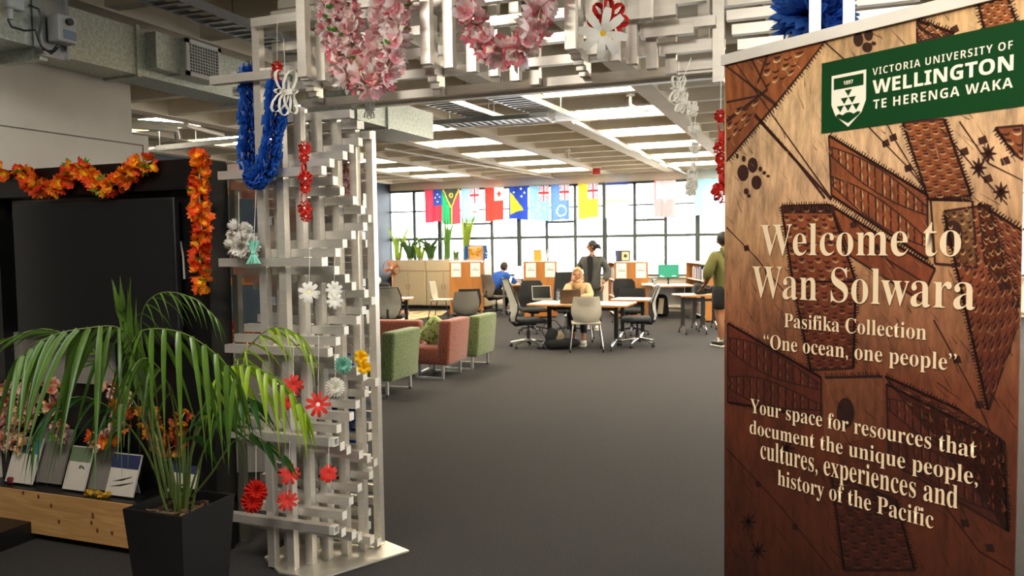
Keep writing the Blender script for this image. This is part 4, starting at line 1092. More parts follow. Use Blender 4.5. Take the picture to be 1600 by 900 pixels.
band([(1530, 318), (1600, 360), (1600, 470), (1540, 410)], (0,), (7, 9), 1)
band([(1300, 740), (1400, 780), (1430, 890), (1320, 890)], (1, 3), (7, 11), 0)
band([(1455, 312), (1520, 314), (1528, 418), (1462, 412)], (), None, 0, False)
flatpoly(ml_, bz([(1455, 314), (1520, 316), (1528, 414), (1463, 410)]), 1)
flatpoly(ml_, bz([(1288, 590), (1380, 588), (1382, 680), (1288, 700)]), 1)
flatpoly(md_, bz([(1322 + 14 * math.cos(2 * PI * k / 14), 645 + 24 * math.sin(2 * PI * k / 14)) for k in range(14)]), 2)
flatpoly(md_, bz([(1490 + 15 * math.cos(2 * PI * k / 14), 366 + 22 * math.sin(2 * PI * k / 14)) for k in range(14)]), 2)
comb(bz([(1455, 312), (1520, 312)]), 1, .012, .008); comb(bz([(1290, 590), (1380, 588)]), 1, .014, .008)
# dark star flowers low left and right
for cx_, cy_ in ((1170, 815), (1230, 700), (1185, 860), (1545, 240), (1530, 262), (1565, 300)):
    for k in range(8):
        a = 2 * PI * k / 8; p, q = bz([(cx_, cy_), (cx_ + 13 * math.cos(a), cy_ + 16 * math.sin(a))]); stroke(md_, p, q, .012, .002, 2)
for i in range(26):
    x, y = rp.uniform(1140, 1590), rp.uniform(560, 890); p = Vector(B(x, y)); a = rp.uniform(.3, 1.2); stroke(md_, p, p + Vector((math.cos(a), -math.sin(a))) * rp.uniform(.03, .09), .003, .001, 2)
for i in range(520):
    x, y = rp.uniform(1136, 1595), rp.uniform(0, 895); p = Vector(B(x, y)); a = rp.gauss(.95, .25)
    stroke(md_ if i % 3 else ml_, p, p + Vector((-math.cos(a), math.sin(a))) * rp.uniform(.015, .07), rp.uniform(.0006, .002), .0004, 3)
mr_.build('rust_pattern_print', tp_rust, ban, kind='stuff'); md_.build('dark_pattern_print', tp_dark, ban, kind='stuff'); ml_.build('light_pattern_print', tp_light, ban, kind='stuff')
# logo block
green = M('logo_green', '033a14', .6, var=.04, spec=.12); cream = M('lettering_cream', 'dfc8a6', .6, var=.02); lw = M('logo_white', 'efe6d2', .6, var=.02)
m = MB(); g4 = bz([(1284, 99), (1597, 33), (1597, 168), (1286, 207)])
gz1_ = (g4[0].y + g4[1].y) / 2; gz0_ = (g4[2].y + g4[3].y) / 2; gs0 = (g4[0].x + g4[3].x) / 2
flatpoly(m, [(gs0, gz0_), (BW, gz0_), (BW, gz1_), (gs0, gz1_)], 5); logo = m.build('logo_block', green, ban)
def sty(s_, kind):
    o = ''
    for c in s_:
        if kind == 'serif' and 'A' <= c <= 'Z': o += chr(0x1D400 + ord(c) - 65)
        elif kind == 'serif' and 'a' <= c <= 'z': o += chr(0x1D41A + ord(c) - 97)
        elif kind == 'bold' and 'A' <= c <= 'Z': o += chr(0x1D5D4 + ord(c) - 65)
        elif kind == 'bold' and '0' <= c <= '9': o += chr(0x1D7EC + ord(c) - 48)
        else: o += c
    return o
def text_mesh(s_, kind, offset=0., space=1.):
    c = bpy.data.curves.new('t', 'FONT'); c.body = sty(s_, kind); c.size = 1; c.resolution_u = 5; c.offset = offset; c.space_character = space
    o = bpy.data.objects.new('t', c); COL.objects.link(o)
    dg = bpy.context.evaluated_depsgraph_get(); me = bpy.data.meshes.new_from_object(o.evaluated_get(dg))
    bpy.data.objects.remove(o); bpy.data.curves.remove(c); return me
def letter(s_, kind, l, r, ztop_px, mat, parent, k=8, capr=None, offset=0., name='lettering', space=1.):
    """l, r: pixel points of the baseline ends, ztop_px: pixel of the cap top at the left"""
    (s0, z0), (s1, z1) = B(*l), B(*r); zb_ = (z0 + z1) / 2; hcap = B(*ztop_px)[1] - z0
    me = text_mesh(s_, kind, offset, space); xs = [v.co.x for v in me.vertices]; x0, x1 = min(xs), max(xs)
    cap = text_mesh(s_[0] if s_[0].isalpha() else s_[1], kind, offset); ch = max(v.co.y for v in cap.vertices) - max(0, min(v.co.y for v in cap.vertices)); bpy.data.meshes.remove(cap)
    sx_ = (s1 - s0) / (x1 - x0); sy_ = hcap / ch
    if sy_ > sx_ * 1.6: sy_ = sx_ * 1.6
    for v in me.vertices:
        v.co = ((v.co.x - x0) * sx_ + s0, lay(k), zb_ + v.co.y * sy_)
    me.materials.append(mat); me.name = name
    o = bpy.data.objects.new(name, me); COL.objects.link(o); o.parent = parent; o['label'] = 'printed words ' + s_
    if SG > 0: me.flip_normals()
    return o
TH = -.006
letter('Welcome to', 'serif', (1190, 398), (1503, 401), (1192, 351), cream, ban, offset=TH)
letter('Wan Solwara', 'serif', (1177, 465), (1525, 483), (1179, 417), cream, ban, offset=TH)
letter('Pasifika Collection', 'serif', (1227, 510), (1449, 532), (1229, 489), cream, ban, offset=TH)
letter('“One ocean, one people”', 'serif', (1195, 542), (1496, 582), (1197, 520), cream, ban, offset=TH)
letter('Your space for resources that', 'serif', (1174, 642), (1527, 718), (1176, 621), cream, ban, offset=TH)
letter('document the unique people,', 'serif', (1173, 674.5), (1529, 761), (1175, 653.5), cream, ban, offset=TH)
letter('cultures, experiences and', 'serif', (1190, 714), (1498, 797), (1192, 693), cream, ban, offset=TH)
letter('history of the Pacific', 'serif', (1217, 756), (1460, 827), (1219, 733), cream, ban, offset=TH)
letter('VICTORIA UNIVERSITY OF', 'bold', (1365, 118), (1584, 77), (1365, 107), lw, logo, offset=-.012, space=1.15)
letter('WELLINGTON', 'bold', (1365, 146), (1585, 111), (1365, 125), lw, logo, offset=.008)
letter('TE HERENGA WAKA', 'bold', (1366, 170), (1584, 138), (1366, 156), lw, logo, offset=-.004, space=1.12)
# shield
def ptl(x, y): return Vector(B(1120 + x / 2, y / 2))
sh = [ptl(362, 239), ptl(470, 217), ptl(470, 290), ptl(448, 330), ptl(415, 360), ptl(382, 345), ptl(365, 310)]
s0_, s1_ = sh[0].x, sh[1].x; zt__ = (sh[0].y + sh[1].y) / 2; w_ = s1_ - s0_
def SP(x, y): return Vector((s0_ + x * w_, zt__ - y * w_ * 1.42))
outl = [SP(0, 0), SP(1, 0), SP(1, .55), SP(.88, .76), SP(.5, 1), SP(.12, .76), SP(0, .55)]
inn = [SP(.5, .47).lerp(p, .88) for p in outl]
m = MB(); flatpoly(m, outl, 6); m.build('shield_emblem', lw, logo)
m = MB(); flatpoly(m, [SP(.07, .06), SP(.93, .06), SP(.93, .27), SP(.07, .27)], 8); m.build('emblem_band', green, logo)
for cx_, cy_ in ((.5, .31), (.385, .45), (.615, .45), (.27, .59), (.5, .59), (.73, .59)):
    m = MB(); flatpoly(m, [SP(cx_ - .105, cy_), SP(cx_ + .105, cy_), SP(cx_, cy_ + .115)], 8); m.build('emblem_triangle', green, logo)
m = MB(); flatpoly(m, [SP(.14, .76), SP(.24, .735), SP(.34, .77), SP(.44, .73), SP(.56, .73), SP(.66, .77), SP(.76, .735), SP(.86, .75), SP(.80, .80), SP(.5, .93), SP(.2, .81)], 8); m.build('emblem_wave', green, logo)
me = text_mesh('1897', 'bold'); xs = [v.co.x for v in me.vertices]
a, b = SP(.36, .21), SP(.64, .21); sx_ = (b.x - a.x) / (max(xs) - min(xs))
for v in me.vertices: v.co = (a.x + (v.co.x - min(xs)) * sx_, lay(10), a.y + v.co.y * sx_ * 1.1)
if SG > 0: me.flip_normals()
me.materials.append(lw); o = bpy.data.objects.new('lettering', me); COL.objects.link(o); o.parent = logo; o['label'] = 'printed year 1897'
# rails and base
MB().box((-.008, -.012, BT - .012), (BW + .008, .012, BT + .022)).build('top_rail', M('rail_grey_white', 'c9c4ba', .4, .2), ban)
MB().rbox((BW / 2, 0, .045), (BW + .04, .2, .08), .02).build('base_cassette', greymetal, ban, True)
MB().tube([(BW / 2, -SG * .05, .08), (BW / 2, -SG * .05, BT)], .009, 8).build('support_pole', greymetal, ban, True)

# ================================================================== FURNITURE
def caster(m, c, mi=0):
    m.ell(c, (.018, .03, .03), 10, 8, mi); m.tube([Vector(c) + Vector((0, 0, .02)), Vector(c) + Vector((0, 0, .06))], .008, 6, mi)
def star_base(t, r=.31, mat=chrome, z=.08):
    for i in range(5):
        a = 2 * PI * i / 5 + .3; c, s_ = math.cos(a), math.sin(a)
        o = MB().tube([(.02 * c, .02 * s_, z + .05), (r * .6 * c, r * .6 * s_, z + .025), (r * c, r * s_, z)], [.024, .018, .014], 8).build('base_leg', mat, t, True)
        m = MB(); caster(m, (r * c, r * s_, .031)); m.build('caster', black, o, True)
    MB().tube([(0, 0, z), (0, 0, .28), (0, 0, .29), (0, 0, .41)], [.03, .028, .015, .015], 10).build('gas_lift', black, t, True)
    MB().rbox((0, 0, .40), (.2, .24, .05), .02).build('mechanism', black, t, True)
def sheetback(w0, prof, mat, t, name='backrest', thick=.02, curve=.06, n=9, wf=None, slots=0, frame=None):
    """prof: list (y,z,halfwidth) going up; makes curved back with thickness"""
    m = MB(); vs = []; k = len(prof)
    for side in (0, 1):
        for (y, z, hw_) in prof:
            for j in range(n):
                q = -1 + 2 * j / (n - 1); vs.append((q * hw_, y - (1 - q * q) * curve + side * thick + curve, z))
    fs = []
    for side in (0, 1):
        o_ = side * k * n
        for i in range(k - 1):
            for j in range(n - 1):
                f = (o_ + i * n + j, o_ + i * n + j + 1, o_ + (i + 1) * n + j + 1, o_ + (i + 1) * n + j)
                fs.append(f if side == 0 else f[::-1])
    def edge(a, b): fs.append((a, b, b + k * n, a + k * n))
    for j in range(n - 1): edge(j + 1, j); edge((k - 1) * n + j, (k - 1) * n + j + 1)
    for i in range(k - 1): edge(i * n, (i + 1) * n); edge((i + 1) * n + n - 1, i * n + n - 1)
    m.add(vs, fs); o = m.build(name, mat, t, True)
    if frame:
        loop = [Vector((-hw_, y + curve + thick / 2, z)) for y, z, hw_ in prof] + [Vector((q * prof[-1][2], prof[-1][0] + curve - (1 - q * q) * curve + thick / 2, prof[-1][1])) for q in (-.6, -.2, .2, .6)] + [Vector((hw_, y + curve + thick / 2, z)) for y, z, hw_ in reversed(prof)] + [Vector((q * prof[0][2], prof[0][0] + curve - (1 - q * q) * curve + thick / 2, prof[0][1])) for q in (.6, .2, -.2, -.6)]
        MB().tube(loop, .013, 6, closed=True).build('back_frame', frame, o, True)
    return o
# chairs face local +y; back at -y
def task_chair(label, loc, rz, backm, seatm=blackfab, framem=None, basem=chrome, name='task_chair', high=.98, arms=False):
    t = thing(name, label, 'chair', loc, rz)
    star_base(t, .31, basem)
    MB().rbox((0, .02, .455), (.48, .47, .07), .033, 4, fn=lambda p: (p.x, p.y, p.z - .25 * (p.y * p.y) * (p.y > 0))).build('seat', seatm, t, True)
    prof = [(-.30, .44, .12), (-.315, .52, .19), (-.29, .62, .225), (-.285, .72, .235), (-.33, .84, .225), (-.36 - .3 * max(0, high - .9), high, .18)]
    b = sheetback(0, prof, backm, t, 'backrest', .016, .05, 9, frame=framem)
    MB().tube([(0, -.02, .40), (0, -.22, .38), (0, -.30, .46), (0, -.30, .60)], [.03, .03, .03, .02], 8).build('back_bracket', black, t, True)
    if arms:
        for s_ in (-1, 1): MB().tube([(s_ * .24, -.1, .42), (s_ * .29, -.1, .5), (s_ * .29, -.1, .66), (s_ * .29, .12, .67)], .015, 6).build('armrest', black, t, True)
    return t
def shell_chair(label, loc, rz, backm, seatm, legm=chrome, slots=True, name='shell_chair'):
    t = thing(name, label, 'chair', loc, rz)
    MB().rbox((0, .02, .45), (.46, .44, .03), .014, 3).build('seat', seatm, t, True)
    prof = [(-.20, .455, .16), (-.235, .50, .20), (-.25, .60, .235), (-.26, .70, .235), (-.275, .79, .215), (-.29, .87, .20)]
    b = sheetback(0, prof, backm, t, 'backrest', .012, .07, 11)
    if slots:
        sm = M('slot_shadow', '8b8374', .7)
        for j in range(13):
            q = -.85 + 1.7 * j / 12; x = q * .2; y0 = -.262 - (1 - q * q) * .07 + .07 - .0035
            MB().cbox((x, y0 - .012, .78), (.005, .003, .13), rot=(.15, 0, 0)).build('slot', sm, b)
    for sx in (-1, 1):
        for sy in (-1, 1):
            MB().tube([(sx * .17, sy * .12, .44), (sx * .21, sy * .17, .42), (sx * .255, sy * .24, .06)], .0105, 8).build('leg', legm, t, True)
            m = MB(); caster(m, (sx * .255, sy * .24, .031)); m.build('caster', black, t, True)
    return t
meshw = M('pale_mesh', 'd8d8d2', .5, var=.04, transl=.4); meshg = M('grey_mesh', '8b8a80', .7, alpha=.72); meshd = M('dark_grey_mesh', '4a4a48', .8)
creamsh = M('cream_shell', 'b9b3a3', .45, var=.04); greysh = M('grey_shell', '77746b', .5, var=.04)
def fl(px, py): return at_z(px, py, 0)
def face(ax, ay): return math.atan2((RGT * ax + FWD * ay).y, (RGT * ax + FWD * ay).x) - PI / 2    # chair faces camera-space direction
task_chair('white backed task chair with black seat at the left end of the long table', fl(826, 543), face(1, .25), meshw, blackfab, black, high=1.14)
task_chair('task chair with white rimmed back at the right end of the long table', fl(996, 541), face(-1, .15), meshw, M('slate_fabric', '2c3136', .85), black)
shell_chair('cream slotted shell chair with its back to the camera in front of the table', fl(916, 548) + FWD * .0, face(0.05, 1), creamsh, creamsh)
tc1 = task_chair('grey mesh task chair with its back to the camera beside the copper fan', camxy(-2.15, 14.0), face(.0, 1), meshg, blackfab, black, black)
shell_chair('grey slotted shell chair behind the rust armchair', camxy(-.84, 14.3), face(-.1, 1), greysh, blackfab)
shell_chair('black low chair behind the grey slotted shell chair', camxy(-.86, 15.1), face(-.3, 1), blackfab, blackfab, black, False)
shell_chair('small pale chair with dark legs in front of the beige cabinets', camxy(-1.62, 18.2), face(.9, -.2), creamsh, creamsh, black, False)
task_chair('brown grey task chair under the person in the blue jumper', camxy(-.38, 19.1), face(.75, .65), M('taupe_plastic', '7b6f63', .6), M('taupe_plastic'), None, black)
task_chair('black high backed office chair behind the woman in the cream headscarf', camxy(1.05, 14.9), face(.1, -1), blackfab, blackfab, None, black, high=1.15, arms=True)
task_chair('black chair with its back against the second bookcase end', camxy(.42, 16.8), face(0, -1), blackfab, blackfab, black, black, high=.9)
task_chair('black chair left of the dark rucksack by the third bookcase', camxy(2.42, 16.9), face(0, -1), blackfab, blackfab, black, black, high=.9)
task_chair('black chair tucked under the far side of the long table at left', camxy(.40, 15.1), face(.2, -1), blackfab, blackfab, black, black, high=.62)
task_chair('black chair tucked under the small table behind the right task chair', camxy(2.2, 14.6), face(-.2, -1), blackfab, blackfab, black, black, high=.66)
shell_chair('pale seat shell chair carrying the woman in the headscarf', camxy(1.14, 13.75), face(-.15, -1), creamsh, creamsh, chrome, False)

# tables
wedge = wood('table_wood_edge', 'b87a3a', 'c98c4a', 4, (6, 1, 1)); lam = M('table_laminate', 'd8c9b0', .35, var=.03)
def table(label, x0, x1, y0, y1, z=.73, legs=True, name='flip_table', inset=.25):
    c = ((x0 + x1) / 2, (y0 + y1) / 2, 0); t = thing(name, label, 'table', c); hx, hy = (x1 - x0) / 2, (y1 - y0) / 2
    tt = MB().box((-hx, -hy, z - .028), (hx, hy, z - .003)).build('tabletop', wedge, t); MB().box((-hx + .003, -hy + .003, z - .003), (hx - .003, hy - .003, z)).build('laminate', lam, tt)
    if legs:
        for s_ in (-1, 1):
            x = s_ * (hx - inset)
            MB().box((x - .03, -.03, .12), (x + .03, .03, z - .03)).build('leg', black, t)
            f = MB().tube([(x, -hy + .06, .075), (x, -.05, .15), (x, .05, .15), (x, hy - .06, .075)], [.016, .024, .024, .016], 8).build('foot', chrome, t, True)
            for q in (-1, 1):
                m = MB(); caster(m, (x, q * (hy - .07), .031)); m.build('caster', black, f, True)
        MB().box((-hx + inset, -.025, z - .12), (hx - inset, .025, z - .07)).build('cross_beam', black, t)
    return t
table('long pale topped table with wooden edge where the woman works on a laptop', -4.32, -2.70, 12.02, 12.85)
table('small table with wooden edge behind the right end of the long table', -3.25, -2.60, 13.25, 13.85, inset=.15)
# right side tables with bag
tb1 = at_z(1076, 458, .73)
def rot_table(label, c, sx, sy, rz, z=.73, inset=.12, name='flip_table'):
    t = table(label, -sx / 2, sx / 2, -sy / 2, sy / 2, z, True, name, inset); t.location = c; t.rotation_euler = (0, 0, rz); return t
rot_table('narrow folding table on castors with papers and a black bag at right', camxy(3.33, 14.65), .62, .55, YAW + .1)
rot_table('lower folding table nested behind the bag table at right', camxy(3.72, 15.4), .62, .5, YAW, .66)
# window desks
dw = M('desk_white', 'dcd6ca', .4, var=.03)
def desk(label, x0, x1, y0, y1, z=.73):
    t = thing('desk', label, 'desk', camxy((x0 + x1) / 2, (y0 + y1) / 2), YAW); hx, hy = (x1 - x0) / 2, (y1 - y0) / 2
    tt = MB().box((-hx, -hy, z - .03), (hx, hy, z - .003)).build('desktop', wedge, t); MB().box((-hx + .005, -hy + .01, z - .003), (hx - .005, hy, z)).build('laminate', dw, tt)
    for s_ in (-1, 1): MB().box((s_ * (hx - .05) - .025, -hy + .05, 0), (s_ * (hx - .05) + .025, hy - .05, z - .03)).build('leg', greymetal, t)
    MB().box((-hx + .08, hy - .05, .25), (hx - .08, hy - .03, z - .03)).build('modesty_panel', dw, t); return t
desk('white window desk with a lit monitor left of the second bookcase', -.25, .75, 18.9, 19.5)
desk('window desk with wooden edge carrying the green screen monitor', 3.10, 4.04, 17.5, 18.3)
def monitor(label, c, w_, h, rz, scr, base_h=.14, logo_=False):
    t = thing('monitor', label, 'monitor', c, rz)
    h0 = base_h
    MB().rbox((0, 0, h0 + h / 2), (w_, .03, h), .008).build('housing', black, t, True)
    s_ = MB().box((-w_ / 2 + .008, -.018, h0 + .01), (w_ / 2 - .008, -.0155, h0 + h - .008)).build('screen', scr, t)
    MB().tube([(0, .03, .0), (0, .03, h0 + h * .5)], .018, 8).build('stand', black, t, True); MB().rbox((0, .02, .006), (.22, .16, .012), .005).build('foot', black, t, True)
    if logo_:
        m = MB()
        for x, z, ww in ((-.17, .045, .05), (-.15, .028, .09), (.12, .035, .09)): m.box((x - ww / 2, -.0195, h0 + z), (x + ww / 2, -.0185, h0 + z + .010))
        m.build('screen_lettering', M('screen_white', 'ffffff', emit=.8, var=0), s_)
    return t
scg = M('green_screen', '1d7a5c', .3, emit=.55, var=0); scw = M('white_screen', 'f0f4f4', .3, emit=.9, var=0)
monitor('monitor showing a green screen on the right window desk', camxy(.197 * 17.9, 17.9, .73), .47, .30, YAW, scg, .16, True)
monitor('white lit monitor on the desk left of the second bookcase', camxy(.012 * 19.1 + .02, 19.15, .73), .38, .32, YAW, scw, .12)
MBk = MB().cbox((0, 0, .012), (.42, .14, .02)); o = MBk.build('keyboard', M('white_plastic', 'e8e6e0', .4), None); o.location = camxy(.19 * 17.9, 17.62, .73); o.rotation_euler = (0, 0, YAW); tag(o, 'white keyboard in front of the green screen monitor', 'keyboard')
o = MB().cbox((0, 0, .01), (.34, .13, .018)).build('keyboard', M('white_plastic'), None); o.location = camxy(.03 * 19, 18.98, .73); o.rotation_euler = (0, 0, YAW); tag(o, 'pale keyboard in front of the white lit monitor', 'keyboard')
def laptop(label, c, rz, w_, h, lid, scr, openang=.25, kb=black):
    t = thing('laptop', label, 'laptop', c, rz)
    MB().rbox((0, .0, .009), (w_, h, .016), .004).build('base', lid, t, True)
    MB().box((-w_ / 2 + .02, -h / 2 + .08, .0172), (w_ / 2 - .02, h / 2 - .02, .0185)).build('keyboard', kb, t)
    Rm = Euler((-openang, 0, 0)).to_matrix()
    l = MB().cbox(Rm @ Vector((0, 0, h / 2)) + Vector((0, h / 2, .015)), (w_, .008, h), rot=Rm).build('lid', lid, t)
    MB().cbox(Rm @ Vector((0, -.005, h / 2)) + Vector((0, h / 2, .015)), (w_ - .02, .002, h - .02), rot=Rm).build('screen', scr, l)
laptop('open laptop with dark screen at the left end of the long table', at_z(848, 469, .73) + FWD * .02, YAW + .1, .33, .23, M('silver_lid', '9a9890', .35, .7), M('dark_screen', '111412', .15), .28)
laptop('brown laptop seen from behind in front of the woman in the headscarf', camxy(.074 * 12.75, 12.8, .73), YAW + PI - .12, .33, .22, M('brown_lid', '5d4636', .4, .3), M('dark_screen'), .25)
laptop('small dark laptop in front of the person in the blue jumper', camxy(-.01 * 19, 19.0, .73), YAW + PI / 2 + .6 - PI, .30, .2, M('slate_lid', '3b4652', .4, .3), scw, .3)
# bottle and mouse on table
p = at_z(872.5, 470, .73); t = thing('water_bottle', 'dark patterned water bottle standing between the two laptops', 'bottle', p)
MB().lathe([(.0, 0), (.036, 0), (.038, .02), (.038, .13), (.03, .16), (.022, .17)], 14).build('body', spotted('bottle_pattern', '1b2430', '7a8a98', 40), t, True); MB().lathe([(.024, .165), (.024, .2), (.0, .2)], 12).build('cap', black, t, True)
p = at_z(877, 473, .73); t = thing('snack_packet', 'small red and white packet on the table beside the bottle', 'packet', p, YAW)
MB().rbox((0, 0, .018), (.12, .07, .035), .015).build('packet', paper, t, True); MB().rbox((.02, 0, .03), (.07, .06, .03), .012).build('red_top', M('red_plastic'), t, True)

# armchairs: face local +y
fgreen = spotted('green_patterned_fabric', '46532c', '65733f', 26, .9, .25, .03, .10, 'vor', .3)
frust = spotted('rust_patterned_fabric', '692f20', '88452f', 26, .9, .25, .03, .10, 'vor', .3)
def armchair(label, u0, u1, v0, v1, fab, rz=PI / 2, h=.74):
    # faces -u by default: rz = +90 deg
    if abs(rz - PI / 2) < .3: W_, D_ = v1 - v0, u1 - u0
    else: W_, D_ = u1 - u0, v1 - v0
    t = thing('armchair', label, 'armchair', ((u0 + u1) / 2, (v0 + v1) / 2, 0), rz)
    hx, hy = W_ / 2, D_ / 2
    def lean(p): return (p.x * (1 - .05 * (.5 - (p.z + .28) / .56)), p.y - .05 * (p.z + .28) / .56, p.z)
    MB().rbox((0, -hy + .10, .18 + (h - .18) / 2), (W_, .17, h - .18), .035, 4, fn=lean).build('backrest', fab, t, True)
    MB().rbox((0, .03, .30), (W_ - .01, D_ - .10, .24), .05, 4).build('seat', fab, t, True)
    for s_ in (-1, 1):
        x = s_ * (hx - .05)
        MB().box((x - .015, -hy + .09, 0.005), (x + .015, -hy + .12, .20)).box((x - .015, hy - .10, 0.005), (x + .015, hy - .07, .20)).box((x - .015, -hy + .09, .0), (x + .015, hy - .07, .025)).build('sled_leg', M('satin_steel', 'c4c4bf', .35, .6), t)
    return t
armchair('green patterned armchair nearest the arch with its back to the aisle', -5.0, -4.36, 7.72, 8.36, fgreen)
armchair('rust armchair half hidden behind the nearest green one', -5.5, -4.84, 9.2, 9.8, frust, 0.12, .72)
armchair('rust patterned armchair between the two green ones with a cushion on it', -4.84, -4.28, 8.98, 9.62, frust, PI / 2 + .02, .75)
armchair('green patterned armchair farthest along the row', -4.84, -4.22, 9.78, 10.42, fgreen)
t = thing('cushion', 'green patterned cushion leaning on the rust armchair seat', 'cushion', (-4.60, 9.25, .43), .4)
MB().rbox((0, 0, .15), (.36, .10, .30), .05, 4, rot=(.1, -.9, 0)).build('cover', spotted('cushion_fabric', '5d7a2e', 'a9b77a', 18, .9, .2, .42, .5), t, True)

# cabinets
beige = M('beige_cabinet', 'c6b598', .5, var=.03); beige2 = M('beige_cabinet_door', 'c2b092', .5, var=.03)
CV = 19.0; ctop = 1.30
for i in range(3):
    cw = (1.055, 1.055, .66)[i]
    x0 = UL + .27 + 1.055 * i
    t = thing('storage_cabinet', ['beige two door cabinet in the window corner, leftmost of the row', 'beige cabinet under the middle plants, second of the row', 'beige cabinet partly behind the first bookcase'][i], 'cabinet', (x0 + .52, CV + .25, 0))
    MB().box((x0 + .01, CV + .02, .09), (x0 + cw - .01, CV + .5, ctop)).build('body', beige, t, world=True)
    MB().box((x0 + .01, CV + .06, 0), (x0 + cw - .01, CV + .5, .09)).build('plinth', black, t, world=True)
    MB().box((x0 + .015, CV, 1.02), (x0 + cw - .015, CV + .02, ctop - .01)).build('top_panel', beige, t, world=True)
    for q in (0, 1):
        d = MB().box((x0 + .04 + q * (cw - .075) / 2, CV, .11), (x0 + .03 + (q + 1) * (cw - .075) / 2, CV + .02, 1.0)).build('door', beige2, t, world=True)
        o = MB().box((x0 + cw / 2 - .06 + q * .09, CV - .008, .52), (x0 + cw / 2 - .04 + q * .09, CV, .66)).build('handle', M('handle_beige', '8c7f69', .5), d, origin=t.location)
# bookcases (camera-aligned)
oakf = wood('orange_oak', 'a4662a', 'b97a38', 3, (1, 1, .18), .5)
bookcols = ['8a2a22', '2d4a70', 'c8b48a', '3c6a48', 'd8d2c4', '704a80', 'b06a2a', '26262a', '9aa8b0', 'c04a3a', 'e4dcc8', '4a3a30']
bmats = [M('book_cover_%s' % c, c, .6, var=.08) for c in bookcols]
BN = ['dark red', 'navy', 'tan', 'green', 'off white', 'purple', 'orange', 'black', 'blue grey', 'bright red', 'cream', 'dark brown']
def book_row(c, along, depthdir, n, hmax, label, group, rr, th=(.018, .04)):
    pos = 0
    for i in range(n):
        w_ = rr.uniform(*th); h = hmax * rr.uniform(.72, 1); p = Vector(c) + along * (pos + w_ / 2)
        m = MB().cbox((0, 0, h / 2), (w_ * .94, .17, h)); bi = rr.randrange(len(bmats)); o = m.build('book', bmats[bi], None)
        o.location = p; o.rotation_euler = (0, 0, math.atan2(along.y, along.x)); tag(o, BN[bi] + ' ' + label, 'book', BN[bi] + ' ' + group); pos += w_
def bookcase(label, X, Y, W_=.74, L_=1.1, h=1.27, signs=True, books=None, which='right', rz=0., seed=1, short=''):
    t = thing('bookcase', label, 'bookcase', camxy(X, Y), YAW + rz); hx = W_ / 2
    ep = MB().box((-hx, 0, .03), (hx, .025, h)).build('end_panel', oakf, t)
    MB().box((-hx, L_ - .025, .03), (hx, L_, h)).build('end_panel', oakf, t)
    MB().box((-hx, .025, h - .03), (hx, L_ - .025, h)).build('top', white, t); MB().box((-.01, .025, .1), (.01, L_ - .025, h - .03)).build('divider', white, t)
    for z in (.10, .48, .86): MB().box((-hx + .01, .025, z - .02), (hx - .01, L_ - .025, z)).build('shelf', white, t)
    m = MB()
    for sx in (-1, 1):
        for sy in (.06, L_ - .06): caster(m, (sx * (hx - .06), sy, .031))
    m.build('casters', black, t, True)
    if signs:
        for s_ in (-1, 1):
            x = s_ * (hx - .16)
            sg = MB().box((x - .115, -.004, h - .36), (x + .115, -.001, h - .03)).build('paper_sign', paper, ep)
            MB().box((x - .06, -.0055, h - .16), (x + .03, -.0045, h - .148)).box((x - .08, -.0055, h - .205), (x + .09, -.0045, h - .185)).build('sign_text', M('sign_grey', '8a8a90', .7), sg)
    rr = random.Random(seed)
    yax = FWD.copy() if rz == 0 else Matrix.Rotation(rz, 3, 'Z') @ FWD
    xax = Matrix.Rotation(rz, 3, 'Z') @ RGT
    side = 1 if which == 'right' else -1
    for i, z in enumerate((.10, .48, .86)):
        c = camxy(X, Y) + xax * side * (hx - .13) + yax * .04 + Vector((0, 0, z + .001))
        book_row(c, yax, None, books or 22, .30, 'book on the %s shelf of the bookcase %s' % (('bottom', 'middle', 'top')[i], short), 'books on the %s shelf of the bookcase %s' % (('bottom', 'middle', 'top')[i], short), rr, (.03, .055) if not books else (.02, .045))
bookcase('oak ended bookcase with two paper signs right of the beige cabinets', -1.10, 19.0, .78, 1.0, 1.29, which='right', seed=1, short='by the cabinets')
bookcase('oak ended bookcase with two paper signs behind the open laptop', .655, 18.2, .76, .5, 1.29 + 0, which='right', seed=2, books=9, short='behind the laptop')
bookcase('oak ended bookcase with two paper signs right of the standing woman', 2.67, 17.8, .76, 1.1, 1.26, which='left', seed=3, short='right of the standing woman')
bookcase('oak ended bookcase of open shelves beside the man in the green hoodie', 4.42, 16.7, .7, 1.9, 1.24, signs=False, books=44, which='left', seed=4, short='at far right')
# things on the bookcase tops
def on(label, name, cat, X, Y, z, size, mat, rz=0., tilt=-.15):
    o = MB().cbox((0, 0, size[2] / 2), size, rot=(tilt, 0, 0)).build(name, mat, None); o.location = camxy(X, Y, z); o.rotation_euler = (0, 0, YAW + rz); tag(o, label, cat); return o
on('orange book standing on the second bookcase', 'display_book', 'book', .041 * 18.4 * .8, 18.45, 1.292, (.19, .02, .27), M('orange_cover', 'd98a1e', .5))
on('thin clear sign holder leaning on the second bookcase', 'sign_holder', 'sign holder', .0445 * 18.4, 18.4, 1.292, (.1, .01, .28), M('clear_acrylic'), .9, .3)
on('dark blue book standing on the third bookcase', 'display_book', 'book', 2.43, 18.1, 1.262, (.14, .02, .26), M('slate_cover', '3f4a62', .5), .3)
t = thing('framed_picture', 'small framed picture with cream mount on the third bookcase', 'picture', camxy(2.57, 18.0, 1.262), YAW)
MB().cbox((0, 0, .135), (.22, .02, .25), rot=(-.1, 0, 0)).build('frame', M('dark_frame', '3a3632', .5), t); MB().cbox((0, -.012, .13), (.16, .004, .19), rot=(-.1, 0, 0)).build('mount', M('cream_mount', 'cbb98e', .6), t)
